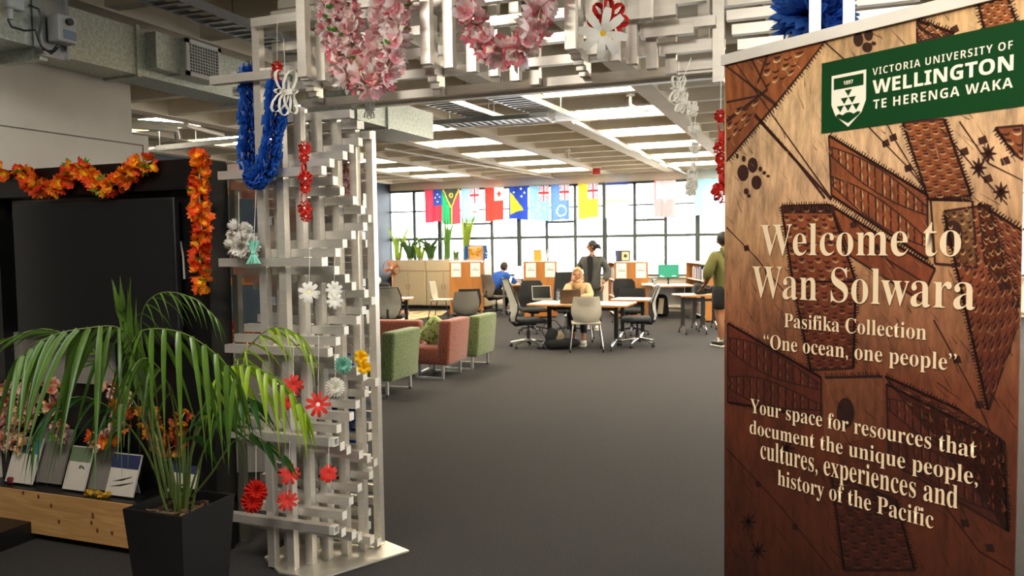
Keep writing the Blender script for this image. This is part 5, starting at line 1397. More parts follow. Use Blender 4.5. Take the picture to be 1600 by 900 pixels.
MB().ell((0, -.016, .13), (.04, .004, .045), 12, 6).build('print', M('dark_print', '4a4036', .7), t, True)
# cloth board with leis on bookcase 1
bX, bY = -.86, 19.3
t = thing('display_board', 'peach cloth display board standing on the first bookcase', 'board', camxy(bX, bY, 1.292), YAW)
MB().cbox((0, 0, .20), (.42, .03, .38)).build('board', M('peach_cloth', 'd8b088', .8), t); MB().box((-.25, -.02, .37), (.25, .02, .39)).build('rail', black, t)
bl2 = [ruffle_mesh(L3('1f5a9a'), L3('4f8ccc'), .05, 8)]
for nm, sx in (('left', -1), ('right', 1)):
    ruffle_lei('blue ruffled lei hanging on the %s side of the peach board' % nm, [camxy(bX + sx * .22, bY - .06, 1.66), camxy(bX + sx * .24, bY - .07, 1.5), camxy(bX + sx * .23, bY - .06, 1.36)], bl2, .022)
yf = [flower_mesh('flower', [L3('e8a810'), L3('f0b818'), L3('f6c830')], 5, .04, .4, 2, 61)]
lei('yellow flower lei in a loop on the peach board', [camxy(bX + .1 * math.cos(a) - .02, bY - .07, 1.55 + .12 * math.sin(a)) for a in [PI * .9 + (PI * 1.25) * k / 6 for k in range(7)]], yf, .025, .015, 0)
# desk clutter
for lab, nm, cat, X, Y, sz, mt in (('cream storage box on the window desk left of the lit monitor', 'storage_box', 'box', -.02, 19.4, (.16, .12, .17), M('cream_box', 'd9cdb8', .6)),
                                   ('small white pot with green top on the window desk', 'desk_pot', 'pot', .06, 19.25, (.09, .09, .15), paper),
                                   ('white papers piled on the desk left of the green screen', 'paper_pile', 'paper', 3.02, 17.8, (.25, .2, .05), paper),
                                   ('metal cup on the desk beside the green screen', 'pen_cup', 'cup', 3.22, 18.0, (.08, .08, .13), greymetal),
                                   ('pale blue folder on the desk beside the third bookcase', 'folder', 'folder', 2.95, 18.1, (.04, .2, .22), M('pale_blue_card', '9ab0c0', .6))):
    o = MB().rbox((0, 0, sz[2] / 2), sz, .01).build(nm, mt, None, True); o.location = camxy(X, Y, .731); o.rotation_euler = (0, 0, YAW + .1); tag(o, lab, cat)
o = MB().cbox((0, 0, .004), (.36, .26, .008)).build('paper_sheet', paper, None); o.location = camxy(3.14, 14.55, .731); o.rotation_euler = (0, 0, YAW + .3); tag(o, 'white paper sheets on the bag table', 'paper')

# bags
def backpack(label, c, rz, s_=1., towel=False, lay_=False, inner=None, name='backpack'):
    t = thing(name, label, 'bag', c, rz)
    def sh_(p): return (p.x * (1 - .35 * max(0, p.z / .25) ** 2), p.y * (1 - .3 * max(0, p.z / .25)), p.z)
    MB().rbox((0, 0, .25 * s_), (.36 * s_, .24 * s_, .50 * s_), .09 * s_, 5, fn=sh_).build('body', blackfab, t, True)
    MB().rbox((0, -.13 * s_, .15 * s_), (.26 * s_, .07 * s_, .22 * s_), .03, 4).build('pocket', blackfab, t, True)
    for q in (-1, 1): MB().tube([(q * .08 * s_, .12 * s_, .46 * s_), (q * .1 * s_, .2 * s_, .34 * s_), (q * .1 * s_, .13 * s_, .08 * s_)], .018 * s_, 6, flat=.4).build('strap', blackfab, t, True)
    MB().tube([(-.04 * s_, .06 * s_, .48 * s_), (0, .06 * s_, .53 * s_), (.04 * s_, .06 * s_, .48 * s_)], .009, 6).build('handle', black, t, True)
    if towel: MB().rbox((-.03, -.175 * s_, .24 * s_), (.12, .03, .36), .014, 3, rot=(0, .1, 0)).build('towel', M('cream_towel', 'd6c4a2', .9, bump=.3), t, True)
    return t
backpack('black rucksack with a cream towel on the floor under the window desk', camxy(.1865 * 18.3, 18.25), YAW, 1.0, True)
t = thing('open_bag', 'slumped black bag with beige lining on the floor under the table', 'bag', fl(875, 546) + FWD * .1, YAW)
MB().rbox((.05, 0, .10), (.56, .34, .20), .09, 5, fn=lambda p: (p.x, p.y, p.z * (1 - .5 * max(0, p.x / .28)))).build('body', blackfab, t, True)
MB().rbox((-.12, -.05, .22), (.20, .22, .24), .08, 4, rot=(0, .5, 0)).build('flap', blackfab, t, True)
MB().ell((-.02, -.10, .20), (.09, .05, .10), 12, 8, rot=(0, .6, 0)).build('lining', M('beige_lining', '8f8068', .8), t, True)
MB().tube([(-.2, 0, .1), (-.28, 0, .3), (-.2, 0, .47), (-.05, 0, .45), (.1, -.02, .22)], .016, 6, flat=.5).build('strap', black, t, True)
t = thing('shoulder_bag', 'black shoulder bag lying on the narrow folding table', 'bag', camxy(3.52, 14.6, .731), YAW)
MB().rbox((0, 0, .09), (.36, .24, .18), .07, 4, fn=lambda p: (p.x, p.y, p.z * (1 - .25 * math.sin(p.x * 14)))).build('body', blackfab, t, True)
MB().tube([(-.14, -.12, .05), (-.05, -.14, .14), (.06, -.14, .10), (.14, -.12, .16)], .014, 6).build('strap', M('grey_strap', '3a3a3c', .7), t, True)
t = thing('satchel', 'black bag beside the copper fan at the edge of the arch', 'bag', camxy(-2.42, 14.7, .731), YAW)
MB().rbox((0, 0, .14), (.34, .2, .30), .08, 4).build('body', blackfab, t, True)
MB().ell((-.06, -.08, .33), (.08, .07, .08), 12, 8).build('white_scarf', M('cream_cloth', 'd9d0bc', .8), t, True)
rot_table('small side table under the copper fan and black bag', camxy(-2.25, 14.75), .8, .45, YAW, .73)
# fan
t = thing('table_fan', 'copper coloured table fan on the small side table', 'fan', camxy(-.1511 * 14.6, 14.62, .731), YAW)
cop = M('copper_metal', 'b3704a', .3, .8); ccz = .56 - .02
MB().lathe([(.11, 0), (.11, .015), (.03, .03), (.014, .05)], 20).tube([(0, 0, .04), (0, .02, .26)], .012, 8).build('stand', cop, t, True)
cz = at(612, 419, 14.6).z - .731
MB().tube([(0, .02, .24), (0, .03, cz)], .012, 8).rbox((0, .06, cz), (.09, .12, .09), .03).build('motor', cop, t, True)
cg = MB()
for rr_ in (.155, .12, .085, .05): cg.tube([(rr_ * math.cos(a), -.03 - .02 * (1 - rr_ / .155), cz + rr_ * math.sin(a)) for a in [2 * PI * k / 28 for k in range(28)]], .0025 if rr_ < .15 else .006, 5, closed=True)
for k in range(24):
    a = 2 * PI * k / 24; cg.tube([(.02 * math.cos(a), -.055, cz + .02 * math.sin(a)), (.155 * math.cos(a), -.03, cz + .155 * math.sin(a))], .0016, 4)
cg.build('guard', cop, t, True)
MB().lathe([(.03, 0), (.028, .015), (0, .02)], 14, (0, -.05, cz), axis=(0, -1, 0)).build('hub', M('pale_copper', 'e0b090', .35, .5), t, True)
for k in range(4):
    a = 2 * PI * k / 4 + .5; d = Vector((math.cos(a), 0, math.sin(a))); s_ = Vector((-math.sin(a), 0, math.cos(a))); c0 = Vector((0, -.015, cz))
    MB().add([c0 + d * .02 - s_ * .015, c0 + d * .13 - s_ * .055 + Vector((0, .02, 0)), c0 + d * .135 + s_ * .02, c0 + d * .02 + s_ * .02], [(0, 1, 2, 3)]).build('blade', cop, t)
o = MB().rbox((0, 0, .06), (.2, .16, .12), .02).build('pink_basket', M('pink_basket', 'c08a74', .7), None, True); o.location = camxy(-.1335 * 19.6, 19.3); o.rotation_euler = (0, 0, YAW); tag(o, 'small pink basket on the floor in front of the cabinets', 'basket')
# rug
rugm = spotted('rug_pattern', 'b79a4e', 'd8cdb4', 5, .95, .3, .44, .56)
q = [at_z(x, y, 0) for x, y in ((600, 506), (690, 493), (700, 486), (622, 487))]
m = MB(); m.add([(p.x, p.y, .001) for p in q] + [(p.x, p.y, .012) for p in q], [(0, 1, 2, 3), (7, 6, 5, 4), (0, 4, 5, 1), (1, 5, 6, 2), (2, 6, 7, 3), (3, 7, 4, 0)])
o = m.build('patterned_rug', rugm, None, origin=(q[0].x, q[0].y, 0)); tag(o, 'cream and yellow patterned rug before the beige cabinets', 'rug')

# window plants
def blade_plant(label, px, n, h, spread, col, seed, wd=.035, base=None, curve=.2, pot='dark'):
    rr = random.Random(seed); c = at_v(px, 405, CV + .25); c.z = ctop
    t = thing('potted_plant', label, 'potted plant', c)
    MB().lathe([(.0, 0.001), (.07, .001), (.08, .05), (.07, .05), (.06, .04), (0, .04)], 14).build('pot', M('plant_pot_grey', '8a8378', .6) if pot == 'dark' else white, t, True)
    for i in range(n):
        a = rr.uniform(0, 2 * PI); hh = h * rr.uniform(.6, 1); sp = spread * rr.uniform(.3, 1); d = Vector((math.cos(a), math.sin(a) * .35, 0)); sp *= 1.5
        pts = [d * .06 + Vector((0, 0, .04)), d * sp * .35 + Vector((0, 0, .04 + hh * .5)), d * sp * (1 + curve) + Vector((0, 0, .04 + hh * (1 - curve)))]
        P, _ = interp(pts, 6); vs = []; sd = d.cross(Vector((0, 0, 1))) if rr.random() < .3 else RGT
        for k, p in enumerate(P):
            ww = wd * (1 - (k / 5) ** 4 * .92) * .5; vs += [p - sd * ww, p + sd * ww]
        MB().add(vs, [(2 * k, 2 * k + 1, 2 * k + 3, 2 * k + 2) for k in range(5)]).build('blade', col, t, 'all')
gp1 = M('plant_yellow_green', '8aa030', .5, transl=.4); gp2 = M('plant_dark_green', '3c5a2a', .5, transl=.25); gp3 = M('plant_mid_green', '5c8434', .5, transl=.35)
blade_plant('thin yellow green snake plant at the left end of the cabinets', 622, 9, 1.15, .28, gp1, 1, .075, curve=0)
blade_plant('spiky dark green plant second from left on the cabinets', 641, 14, .8, .50, gp2, 2, .075)
blade_plant('curly dark trailing plant in the middle of the cabinets', 673, 20, .85, .46, gp2, 3, .08, curve=.35)
blade_plant('tall upright dark snake plant under the second flag', 698, 8, 1.3, .16, gp3, 4, .09, curve=0)
blade_plant('arching yellow green plant between the trailing plant and corner', 657, 9, .85, .55, gp1, 5, .065, curve=.3)
blade_plant('yellow tipped snake plant behind the first bookcase', 728, 9, 1.25, .24, gp1, 6, .085, curve=0)
blade_plant('small green leafy plant at the end of the bookcase', 713, 12, .32, .16, gp3, 7, .06)

# ================================================================== FLAGS
flagm = M('flag_cloth', vcol=True, rough=.8, var=.05, transl=.30)
W0 = (.86, .88, .90)
def jack(s_, t_):   # s,t in 0..1 canton, rotated
    x, y = s_ - .5, t_ - .5
    if abs(x) < .08 or abs(y) < .08: return L3('d83a48')
    if abs(x) < .15 or abs(y) < .15: return L3('f4f4f4')
    if abs(abs(x) - abs(y)) < .06: return L3('e07a80')
    if abs(abs(x) - abs(y)) < .14: return L3('f4f4f4')
    return L3('8aa4d4')
def fl_samoa(s_, t_):
    if s_ > .5 and t_ > .5:
        for (a, b) in ((.75, .85), (.75, .62), (.62, .75), (.88, .77)):
            if (s_ - a) ** 2 + ((t_ - b) * 1.4) ** 2 < .0012: return L3('ffffff')
        return L3('3a55b0')
    return L3('e8455a')
def fl_vanuatu(s_, t_):
    x = abs(s_ - .52); yy = .5 + .0; v_ = (t_ - .45) * .9
    lim = max(0, v_)
    if t_ > .45 and x < lim * .95 - .05: 
        r_ = math.hypot(s_ - .52, (t_ - .82) * 1.5)
        return L3('e8cc40') if .06 < r_ < .11 else L3('4a4f48')
    if t_ > .45 and x < lim * .95 + .02: return L3('f0d850')
    if t_ > .45 and x < lim * .95 + .06: return L3('4a4f48')
    if t_ <= .48 and x < .035: return L3('f0d850')
    if t_ <= .48 and x < .09: return L3('4a4f48')
    return L3('30b070') if s_ < .52 else L3('e04a58')
def mkblue(bc, emblem):
    def f(s_, t_):
        if s_ > .48 and t_ > .55: return jack((s_ - .48) / .52, (t_ - .55) / .45)
        return emblem(s_, t_) or L3(bc)
    return f
def em_fiji(s_, t_): return L3('e88a80') if (abs(s_ - .72) < .13 and abs(t_ - .28) < .10 and (abs(s_ - .72) < .03 or abs(t_ - .28) < .03)) else (L3('f4f4f4') if abs(s_ - .72) < .13 and abs(t_ - .28) < .11 else None)
def em_ring(s_, t_):
    for k in range(15):
        a = 2 * PI * k / 15
        if (s_ - .55 - .24 * math.cos(a)) ** 2 + ((t_ - .25 - .15 * math.sin(a)) * 1.4) ** 2 < .0013: return L3('ffffff')
def em_tuv(s_, t_):
    for a, b in ((.2, .15), (.35, .3), (.6, .2), (.5, .4), (.75, .35), (.2, .45)):
        if abs(s_ - a) + abs(t_ - b) < .05: return L3('e8e8b0')
def fl_tonga(s_, t_):
    if s_ > .5 and t_ > .58:
        x, y = s_ - .75, (t_ - .79) * 1.3
        return L3('e04438') if (abs(x) < .035 and abs(y) < .1) or (abs(y) < .035 and abs(x) < .1) else L3('f8f6f4')
    return L3('e8483c')
def fl_tok(s_, t_):
    for a, b in ((.25, .82), (.62, .92), (.82, .80), (.66, .70)):
        if (s_ - a) ** 2 + ((t_ - b) * 1.4) ** 2 < .002: return L3('ffffff')
    if .05 < s_ < .85 and t_ < .85 - (s_ - .05) * .78 and t_ > .12 + .16 * math.sin(min(1, s_ / .85) * PI / 2): return L3('f2d03c')
    return L3('2f4fb8')
def fl_blue(s_, t_):  # blue flag; the window glare through it is painted in as near-white
    if t_ > .93: return L3('3a4aa8')
    return L3('d8e4f4') if abs(t_ - .46) > .04 else L3('f2e9a8')
def fl_red(s_, t_):  # red flag; backlight from the glass is put into its pale pinks
    if abs(s_ - .5) + abs(t_ - .5) * 1.4 < .16: return L3('fbf6f4') 
    if t_ < .5: return L3('f2a8a8')
    return L3('f6d8d8') if s_ > .06 else L3('e87878')
def fl_lb(s_, t_): return L3('a8dcf0')
def flag(label, x0, x1, ytop, ybot, f, seed, nx=30, ny=44):
    v_ = VW - .22; a = at_v(x0, ytop, v_); b = at_v(x1, ytop, v_); zb_ = at_v((x0 + x1) / 2, ybot, v_).z; zt2_ = HEAD - .02
    rr = random.Random(seed); ph = rr.uniform(0, 6); w_ = b.x - a.x; h = zt2_ - zb_
    t = thing('hanging_flag', label, 'flag', (a.x, v_, zt2_)); m = MB(); V = []
    for j in range(ny + 1):
        for i in range(nx + 1):
            s_, q = i / nx, j / ny
            V.append((w_ * s_ * (1 - .03 * q * math.sin(s_ * 5 + ph)), .022 * math.sin(s_ * 15 + ph + q) * (.3 + q), -h * q - .02 * q * math.sin(s_ * 4 + ph)))
    for j in range(ny):
        for i in range(nx):
            c = f((i + .5) / nx, 1 - (j + .5) / ny); c = tuple(min(.95, x * rr.uniform(.97, 1.03)) for x in c)
            b0 = j * (nx + 1) + i; m.f.append((b0, b0 + nx + 1, b0 + nx + 2, b0 + 1)); m.m.append(0); m.c.append(c)
    m.v = V; m.build('cloth', flagm, t, 'all')
    MB().box((0, -.006, -.006), (w_, .006, .008)).box((w_ * .2, 0, 0), (w_ * .2 + .01, .2, .008)).box((w_ * .8, 0, 0), (w_ * .8 + .01, .2, .008)).build('hem_rod', greymetal, t)
    return t
flag('red flag with blue canton, first of the row', 663, 690, 297, 347, fl_samoa, 1)
flag('green and red flag with a black and yellow Y shape', 690, 718, 296, 350, fl_vanuatu, 2)
flag('pale blue flag with a small union cross and white shield', 720, 749, 295, 347, mkblue('a8d4ec', em_fiji), 3)
flag('red flag with white canton and small red cross', 757, 787, 293, 345, fl_tonga, 4)
flag('deep blue flag with a yellow sail shape and white stars', 795, 825, 291, 343, fl_tok, 5)
flag('pale blue flag with union cross right of the yellow sail flag', 827, 858, 290, 344, mkblue('98ccec', em_tuv), 6)
flag('mid blue flag with union cross and a ring of white stars', 860, 890, 289, 344, mkblue('6a94dc', em_ring), 7)
flag('yellow flag with union cross at the top', 903, 935, 287, 341, mkblue('f0cc40', lambda a, b: None), 8)
flag('blue flag painted pale as if backlit, right of the yellow one', 946, 982, 285, 340, fl_blue, 9)
flag('red flag painted pale as if backlit, with a white diamond', 1022, 1056, 284, 340, fl_red, 10)
flag('pale sky blue flag last in the row near the banner', 1085, 1130, 280, 336, fl_lb, 11)

# ================================================================== PEOPLE
def skinmesh(chains, name='body', sub=1):
    """chains: lists of (x,y,z,r); equal coordinates share a vertex"""
    bm = bmesh.new(); lay_ = bm.verts.layers.skin.verify(); idx = {}
    first = None
    for ch in chains:
        prev = None
        for (x, y, z, r) in ch:
            key = (round(x, 4), round(y, 4), round(z, 4))
            if key not in idx:
                v = bm.verts.new((x, y, z)); v[lay_].radius = (r, r); idx[key] = v
                if first is None: first = v; v[lay_].use_root = True
            v = idx[key]
            if prev is not None and prev is not v and not bm.edges.get((prev, v)): bm.edges.new((prev, v))
            prev = v
    me = bpy.data.meshes.new(name); bm.to_mesh(me); bm.free()
    o = bpy.data.objects.new(name, me); COL.objects.link(o)
    s_ = o.modifiers.new('s', 'SKIN'); s_.use_smooth_shade = True; u = o.modifiers.new('u', 'SUBSURF'); u.levels = sub; u.render_levels = sub
    dg = bpy.context.evaluated_depsgraph_get(); out = bpy.data.meshes.new_from_object(o.evaluated_get(dg))
    bpy.data.objects.remove(o); bpy.data.meshes.remove(me)
    return out
def add_mesh(m, me, mi=0):
    m.add([v.co[:] for v in me.vertices], [tuple(p.vertices) for p in me.polygons], mi); bpy.data.meshes.remove(me)
def head(m, c, yaw=0., pitch=0., s_=1.):
    Rm = Euler((pitch, 0, yaw)).to_matrix(); c = Vector(c)
    def f(p):
        q = p.copy()
        if q.z < 0: q.x *= 1 - .30 * (-q.z / .115) ** 1.5; 
        if q.y > 0 and q.z < 0: q.y *= 1 - .12 * (-q.z / .115)
        return q
    m.ell(c, (.074 * s_, .092 * s_, .115 * s_), 18, 14, 0, Rm, f)
    def P(x, y, z): return c + Rm @ (Vector((x, y, z)) * s_)
    m.tube([P(0, .085, .02), P(0, .108, -.022), P(0, .088, -.034)], [.008, .014, .008], 8)
    for q in (-1, 1):
        m.ell(P(q * .030, .083, .012), (.011, .006, .007), 8, 6, 1, Rm)
        m.tube([P(q * .015, .092, .03), P(q * .045, .083, .032)], .0035, 5, 1)
        m.ell(P(q * .077, -.005, -.005), (.008, .018, .028), 8, 6, 0, Rm)
    m.tube([P(-.022, .083, -.055), P(0, .092, -.057), P(.022, .083, -.055)], [.003, .006, .003], 6, 2)
def hand(m, w_, dirv, palm_n, curl=.6, s_=1., thumb=1):
    """hand from wrist w_ along dirv; fingers curl towards palm_n"""
    w_ = Vector(w_); d = Vector(dirv).normalized(); n = Vector(palm_n); n = (n - d * n.dot(d)).normalized(); sd = d.cross(n) * thumb
    b = w_ + d * .045 * s_
    m.ell(b, (.040 * s_, .018 * s_, .050 * s_), 10, 8, 0, Matrix((sd, n, d)).transposed())
    for i, L_ in enumerate((.070, .078, .072, .058)):
        p = w_ + d * .082 * s_ + sd * (.026 - .0175 * i) * s_; pts = [p - d * .02 * s_]; a = 0
        for k in range(3):
            a += curl * .6; p = p + (d * math.cos(a) + n * math.sin(a)) * L_ / 3 * s_; pts.append(p)
        m.tube(pts, [.010 * s_, .0095 * s_, .0085 * s_, .007 * s_], 7)
    p = w_ + d * .02 * s_ + sd * .030 * s_
    m.tube([p, p + (sd * .6 + d * .7).normalized() * .03 * s_, p + (sd * .5 + d * .8 + n * .4).normalized() * .062 * s_], [.013 * s_, .011 * s_, .008 * s_], 7)
skinA = M('skin_brown', '8a5a3c', .55, var=.05); skinB = M('skin_tan', 'a97450', .55, var=.05); skinC = M('skin_light', 'a87a5e', .55, var=.05)
eye = M('eye_dark', '1c1410', .4); lip = M('lip', '8a4a42', .5); hairm = M('black_hair', '14100e', .5, bump=.3, bscale=200); hairb = M('brown_hair', '2b2019', .6, bump=.3, bscale=200)
whites = M('white_shoe', 'd8d2c6', .6)
def shoe(t, c, yaw, mat, sole=None, s_=1.):
    Rm = Matrix.Rotation(yaw, 3, 'Z'); c = Vector(c)
    def f(p): return (p.x * (1 - .25 * max(0, p.y / .14) ** 2), p.y, p.z * (1 - .45 * max(0, (p.y + .02) / .15)) if p.z > 0 else p.z)
    o = MB().rbox(c + Rm @ Vector((0, .05, .055)), (.095 * s_, .27 * s_, .085 * s_), .035, 4, rot=Rm, fn=f).build('shoe', mat, t, True)
    MB().rbox(c + Rm @ Vector((0, .05, .014)), (.10 * s_, .28 * s_, .026), .01, 2, rot=Rm).build('sole', sole or whites, o, True)
def body(t, chains, headc, hands_, skin, yaw=0., pitch=0., s_=1.):
    m = MB(); add_mesh(m, skinmesh(chains)); head(m, headc, yaw, pitch, s_)
    for h in hands_: hand(m, *h)
    return m.build('body', [skin, eye, lip], t, 'all')
def cloth(t, name, chains, mat, lab=None):
    m = MB(); add_mesh(m, skinmesh(chains, name)); return m.build(name, mat, t, 'all')
# --- standing woman in a charcoal boiler suit (local: x right, y facing, z up)
wpos = at_z(926, 515, 0)
wm_ = thing('person', 'standing person in a loose charcoal jacket and trousers with hair tied back', 'person', wpos, face(-.35, -1))
sk = [[(0, 0, .95, .12), (0, 0, 1.12, .10), (0, 0, 1.32, .12), (0, -.005, 1.43, .06), (0, 0, 1.50, .048), (0, .01, 1.56, .05)],
      [(0, 0, 1.32, .12), (-.17, 0, 1.38, .055), (-.30, -.02, 1.14, .045), (-.25, .12, .94, .034), (-.235, .15, .90, .028)],
      [(0, 0, 1.32, .12), (.17, 0, 1.38, .055), (.27, -.02, 1.12, .045), (.20, .15, 1.0, .034), (.17, .19, .99, .028)],
      [(0, 0, .95, .12), (-.09, 0, .88, .085), (-.10, .01, .5, .058), (-.10, 0, .10, .04), (-.10, .03, .05, .035)],
      [(0, 0, .95, .12), (.09, 0, .88, .085), (.11, .02, .5, .058), (.12, 0, .10, .04), (.12, .03, .05, .035)]]
body(wm_, sk, (0, .02, 1.625), [((-.235, .15, .90), (0, .25, -1), (.8, .2, 0), .6, 1, 1), ((.17, .19, .99), (-.5, .4, -.6), (0, 0, -1), .7, 1, -1)], skinB, -1.25, -.05)
suit = M('charcoal_cloth', '4b4b47', .9, var=.12, bump=.3, bscale=30)
cloth(wm_, 'jacket', [[(0, 0, .74, .19), (0, 0, .90, .185), (0, 0, 1.05, .175), (0, 0, 1.25, .165), (0, -.01, 1.38, .12), (0, -.015, 1.47, .08)],
                      [(0, 0, 1.25, .165), (-.19, 0, 1.37, .085), (-.33, -.02, 1.13, .078), (-.26, .11, .95, .06)],
                      [(0, 0, 1.25, .165), (.19, 0, 1.37, .085), (.30, -.02, 1.11, .08), (.21, .14, 1.0, .06)]], suit)
cloth(wm_, 'trousers', [[(0, 0, .92, .165), (-.10, 0, .80, .12), (-.12, .01, .48, .105), (-.11, 0, .10, .085)], [(0, 0, .92, .165), (.10, 0, .80, .12), (.13, .02, .48, .105), (.13, 0, .10, .085)]], suit)
MB().prism([(-.035, .95), (.035, .95), (.05, 1.2), (.06, 1.42), (0, 1.46), (-.06, 1.42), (-.05, 1.2)], 1, .165, .185).build('undershirt', black, wm_)
hm = MB(); Rh = Euler((-.05, 0, -1.25)).to_matrix(); hc = Vector((0, .02, 1.625))
hm.ell(hc + Rh @ Vector((0, -.018, .022)), (.085, .098, .108), 16, 12, rot=Rh); hm.ell(hc + Rh @ Vector((0, -.125, .0)), (.042, .042, .05), 12, 8)
hm.tube([hc + Rh @ Vector((0, -.14, -.01)), hc + Rh @ Vector((.01, -.17, -.06))], [.03, .015], 8); hm.build('hair', hairm, wm_, 'all')
shoe(wm_, (-.11, 0, 0), .1, whites); shoe(wm_, (.13, 0, 0), -.15, whites)
# --- seated woman in cream headscarf
spos = camxy(1.14, 13.75)
sw = thing('person', 'seated person in a cream headscarf and jumper resting her chin on a hand', 'person', spos, face(-.15, -1))
sk = [[(0, -.05, .55, .12), (0, -.02, .72, .11), (0, .04, .92, .115), (0, .07, 1.02, .055), (0, .08, 1.08, .048)],
      [(0, .04, .92, .115), (-.16, .06, .96, .05), (-.22, .20, .78, .042), (-.05, .38, .80, .032), (-.02, .41, .81, .027)],
      [(0, .04, .92, .115), (.16, .06, .96, .05), (.19, .28, .80, .042), (.10, .21, 1.02, .032), (.085, .19, 1.055, .026)],
      [(0, -.05, .55, .12), (-.09, 0, .52, .085), (-.11, .40, .50, .06), (-.13, .62, .15, .04), (-.13, .66, .07, .035)],
      [(0, -.05, .55, .12), (.09, 0, .52, .085), (.10, .38, .52, .06), (.06, .28, .14, .04), (.06, .30, .07, .035)]]
body(sw, sk, (0, .10, 1.15), [((-.02, .41, .81), (1, .3, .0), (0, 0, -1), .5, 1, 1), ((.085, .19, 1.055), (-.3, -.2, 1), (-.3, -.5, 0), .9, .9, -1)], skinC, .1, -.1, .98)
cr = M('cream_jumper', 'b59c76', .9, var=.06, bump=.3, bscale=60)
cloth(sw, 'jumper', [[(0, -.05, .54, .16), (0, -.02, .74, .15), (0, .03, .90, .145), (0, .06, .99, .09)],
                     [(0, .03, .90, .145), (-.17, .06, .95, .078), (-.235, .20, .78, .072), (-.08, .37, .80, .05)],
                     [(0, .03, .90, .145), (.17, .06, .95, .078), (.20, .28, .80, .072), (.11, .22, 1.0, .05)]], cr)
sc = M('cream_scarf', 'b8966c', .85, var=.07, bump=.2, bscale=40)
hm = MB()
hm.ell((0, .075, 1.16), (.098, .10, .135), 18, 12, fn=lambda p: (p.x, min(p.y, .052), p.z)); hm.ell((0, .075, 1.045), (.095, .11, .065), 16, 8); hm.ell((0, .13, .98), (.10, .05, .08), 14, 8)
hm.tube([(.078 * math.cos(a), .175 - .045 * abs(math.cos(a)) , 1.15 + .105 * math.sin(a)) for a in [2 * PI * k / 20 for k in range(20)]], .018, 8, closed=True); hm.build('headscarf', sc, sw, 'all')
cloth(sw, 'trousers', [[(0, -.05, .54, .14), (-.10, 0, .52, .10), (-.115, .40, .51, .078), (-.13, .61, .18, .06)], [(0, -.05, .54, .14), (.10, 0, .52, .10), (.105, .39, .52, .078), (.06, .29, .18, .06)]], M('black_trousers', '15161a', .85))
shoe(sw, (-.13, .66, 0), 0, whites); shoe(sw, (.06, .30, 0), 0, whites)
# --- person in blue jumper seen from behind
bpos = camxy(-.38, 19.1)
bp_ = thing('person', 'seated person in a blue jumper leaning over the window desk seen from behind', 'person', bpos, face(.75, .65))
sk = [[(0, -.08, .55, .12), (0, .0, .75, .11), (0, .14, .95, .115), (0, .2, 1.04, .055), (0, .23, 1.08, .048)],
      [(0, .14, .95, .115), (-.17, .16, .98, .052), (-.24, .34, .80, .042), (-.15, .50, .78, .032), (-.14, .53, .78, .027)],
      [(0, .14, .95, .115), (.17, .16, .98, .052), (.24, .34, .80, .042), (.15, .50, .78, .032), (.14, .53, .78, .027)],
      [(0, -.08, .55, .12), (-.09, 0, .52, .085), (-.12, .40, .50, .06), (-.12, .40, .12, .04), (-.12, .43, .07, .035)],
      [(0, -.08, .55, .12), (.09, 0, .52, .085), (.16, .40, .50, .06), (.18, .40, .12, .04), (.18, .43, .07, .035)]]
body(bp_, sk, (0, .27, 1.14), [((-.14, .53, .78), (0, 1, 0), (0, 0, -1), .5, 1, 1), ((.14, .53, .78), (0, 1, 0), (0, 0, -1), .5, 1, -1)], skinC, 0, -.5)
cloth(bp_, 'jumper', [[(0, -.08, .55, .17), (0, .0, .76, .165), (0, .13, .93, .16), (0, .18, 1.02, .09)],
                      [(0, .13, .93, .16), (-.19, .16, .97, .085), (-.26, .34, .80, .072), (-.17, .48, .78, .05)],
                      [(0, .13, .93, .16), (.19, .16, .97, .085), (.26, .34, .80, .072), (.17, .48, .78, .05)]], M('royal_blue_cloth', '1f52a8', .85, var=.08, bump=.3, bscale=30))
MB().ell((0, .255, 1.165), (.088, .10, .115), 16, 12, rot=(-.5, 0, 0)).build('hair', hairb, bp_, 'all')
cloth(bp_, 'trousers', [[(0, -.08, .54, .15), (-.10, 0, .52, .11), (-.12, .40, .51, .08), (-.12, .40, .16, .06)], [(0, -.08, .54, .15), (.10, 0, .52, .11), (.16, .40, .51, .08), (.18, .40, .16, .06)]], M('brown_black_trousers', '2a231e', .85))
shoe(bp_, (-.12, .40, 0), 0, whites); shoe(bp_, (.18, .40, 0), 0, whites)
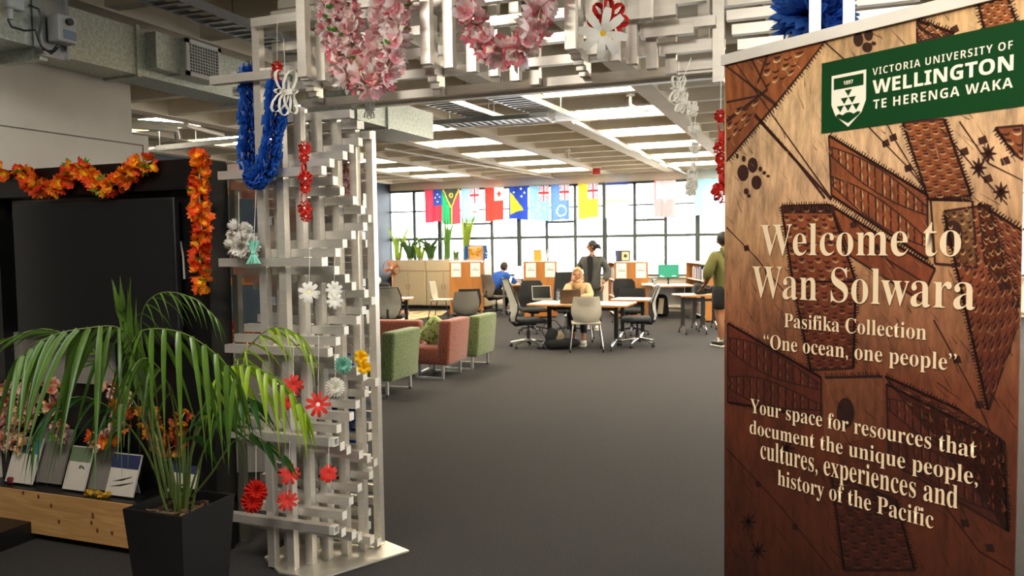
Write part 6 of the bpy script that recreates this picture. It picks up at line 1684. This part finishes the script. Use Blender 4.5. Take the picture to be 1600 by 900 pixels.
# --- man in green hoodie and shorts
gpos = at_z(1133, 541, 0)
gm_ = thing('person', 'standing person in an olive hoodie and black shorts beside the banner', 'person', gpos, face(-.45, 1))
sk = [[(0, 0, 1.0, .13), (0, 0, 1.2, .12), (0, .01, 1.42, .13), (0, .02, 1.54, .065), (0, .035, 1.60, .055)],
      [(0, .01, 1.42, .13), (-.20, 0, 1.48, .062), (-.30, .02, 1.20, .052), (-.22, .22, 1.02, .040), (-.20, .26, 1.0, .032)],
      [(0, .01, 1.42, .13), (.20, 0, 1.48, .062), (.29, .02, 1.20, .052), (.22, .20, 1.04, .040), (.20, .24, 1.02, .032)],
      [(0, 0, 1.0, .13), (-.10, 0, .92, .10), (-.11, .02, .52, .068), (-.11, -.04, .32, .062), (-.11, -.02, .10, .042), (-.11, .02, .06, .038)],
      [(0, 0, 1.0, .13), (.10, 0, .92, .10), (.13, .02, .52, .068), (.14, -.04, .32, .062), (.14, -.02, .10, .042), (.14, .02, .06, .038)]]
body(gm_, sk, (0, .07, 1.72), [((-.20, .26, 1.0), (.2, .8, -.4), (.4, 0, -1), .7, 1, 1), ((.20, .24, 1.02), (-.2, .8, -.4), (-.4, 0, -1), .7, 1, -1)], skinA, .4, -.25, 1.02)
ol = M('olive_hoodie', '666334', .9, var=.1, bump=.3, bscale=30)
cloth(gm_, 'hoodie', [[(0, 0, .82, .19), (0, 0, .95, .19), (0, 0, 1.10, .20), (0, .0, 1.38, .195), (0, .015, 1.52, .11)],
                      [(0, .0, 1.38, .195), (-.22, 0, 1.46, .10), (-.33, .02, 1.20, .09), (-.27, .13, 1.10, .07)],
                      [(0, .0, 1.38, .195), (.22, 0, 1.46, .10), (.32, .02, 1.20, .09), (.26, .12, 1.12, .07)]], ol)
MB().ell((0, -.10, 1.52), (.13, .075, .13), 14, 10).ell((0, -.03, 1.57), (.12, .09, .06), 14, 8).build('hood', ol, gm_, 'all')
cloth(gm_, 'shorts', [[(0, 0, 1.05, .16), (0, 0, .95, .17), (-.11, 0, .86, .14), (-.12, .01, .58, .115)], [(0, 0, .95, .17), (.11, 0, .86, .14), (.14, .01, .58, .115)]], M('black_shorts', '101114', .85))
MB().ell((0, .055, 1.745), (.088, .105, .115), 16, 12, rot=(-.25, 0, .4)).build('hair', hairm, gm_, 'all')
for x in (-.11, .14):
    shoe(gm_, (x, 0, 0), 0, M('black_shoe', '26282a', .6)); MB().lathe([(.045, .08), (.048, .15)], 10, (x, -.01, 0)).build('sock', paper, gm_, True)
print('objects', len(bpy.data.objects))
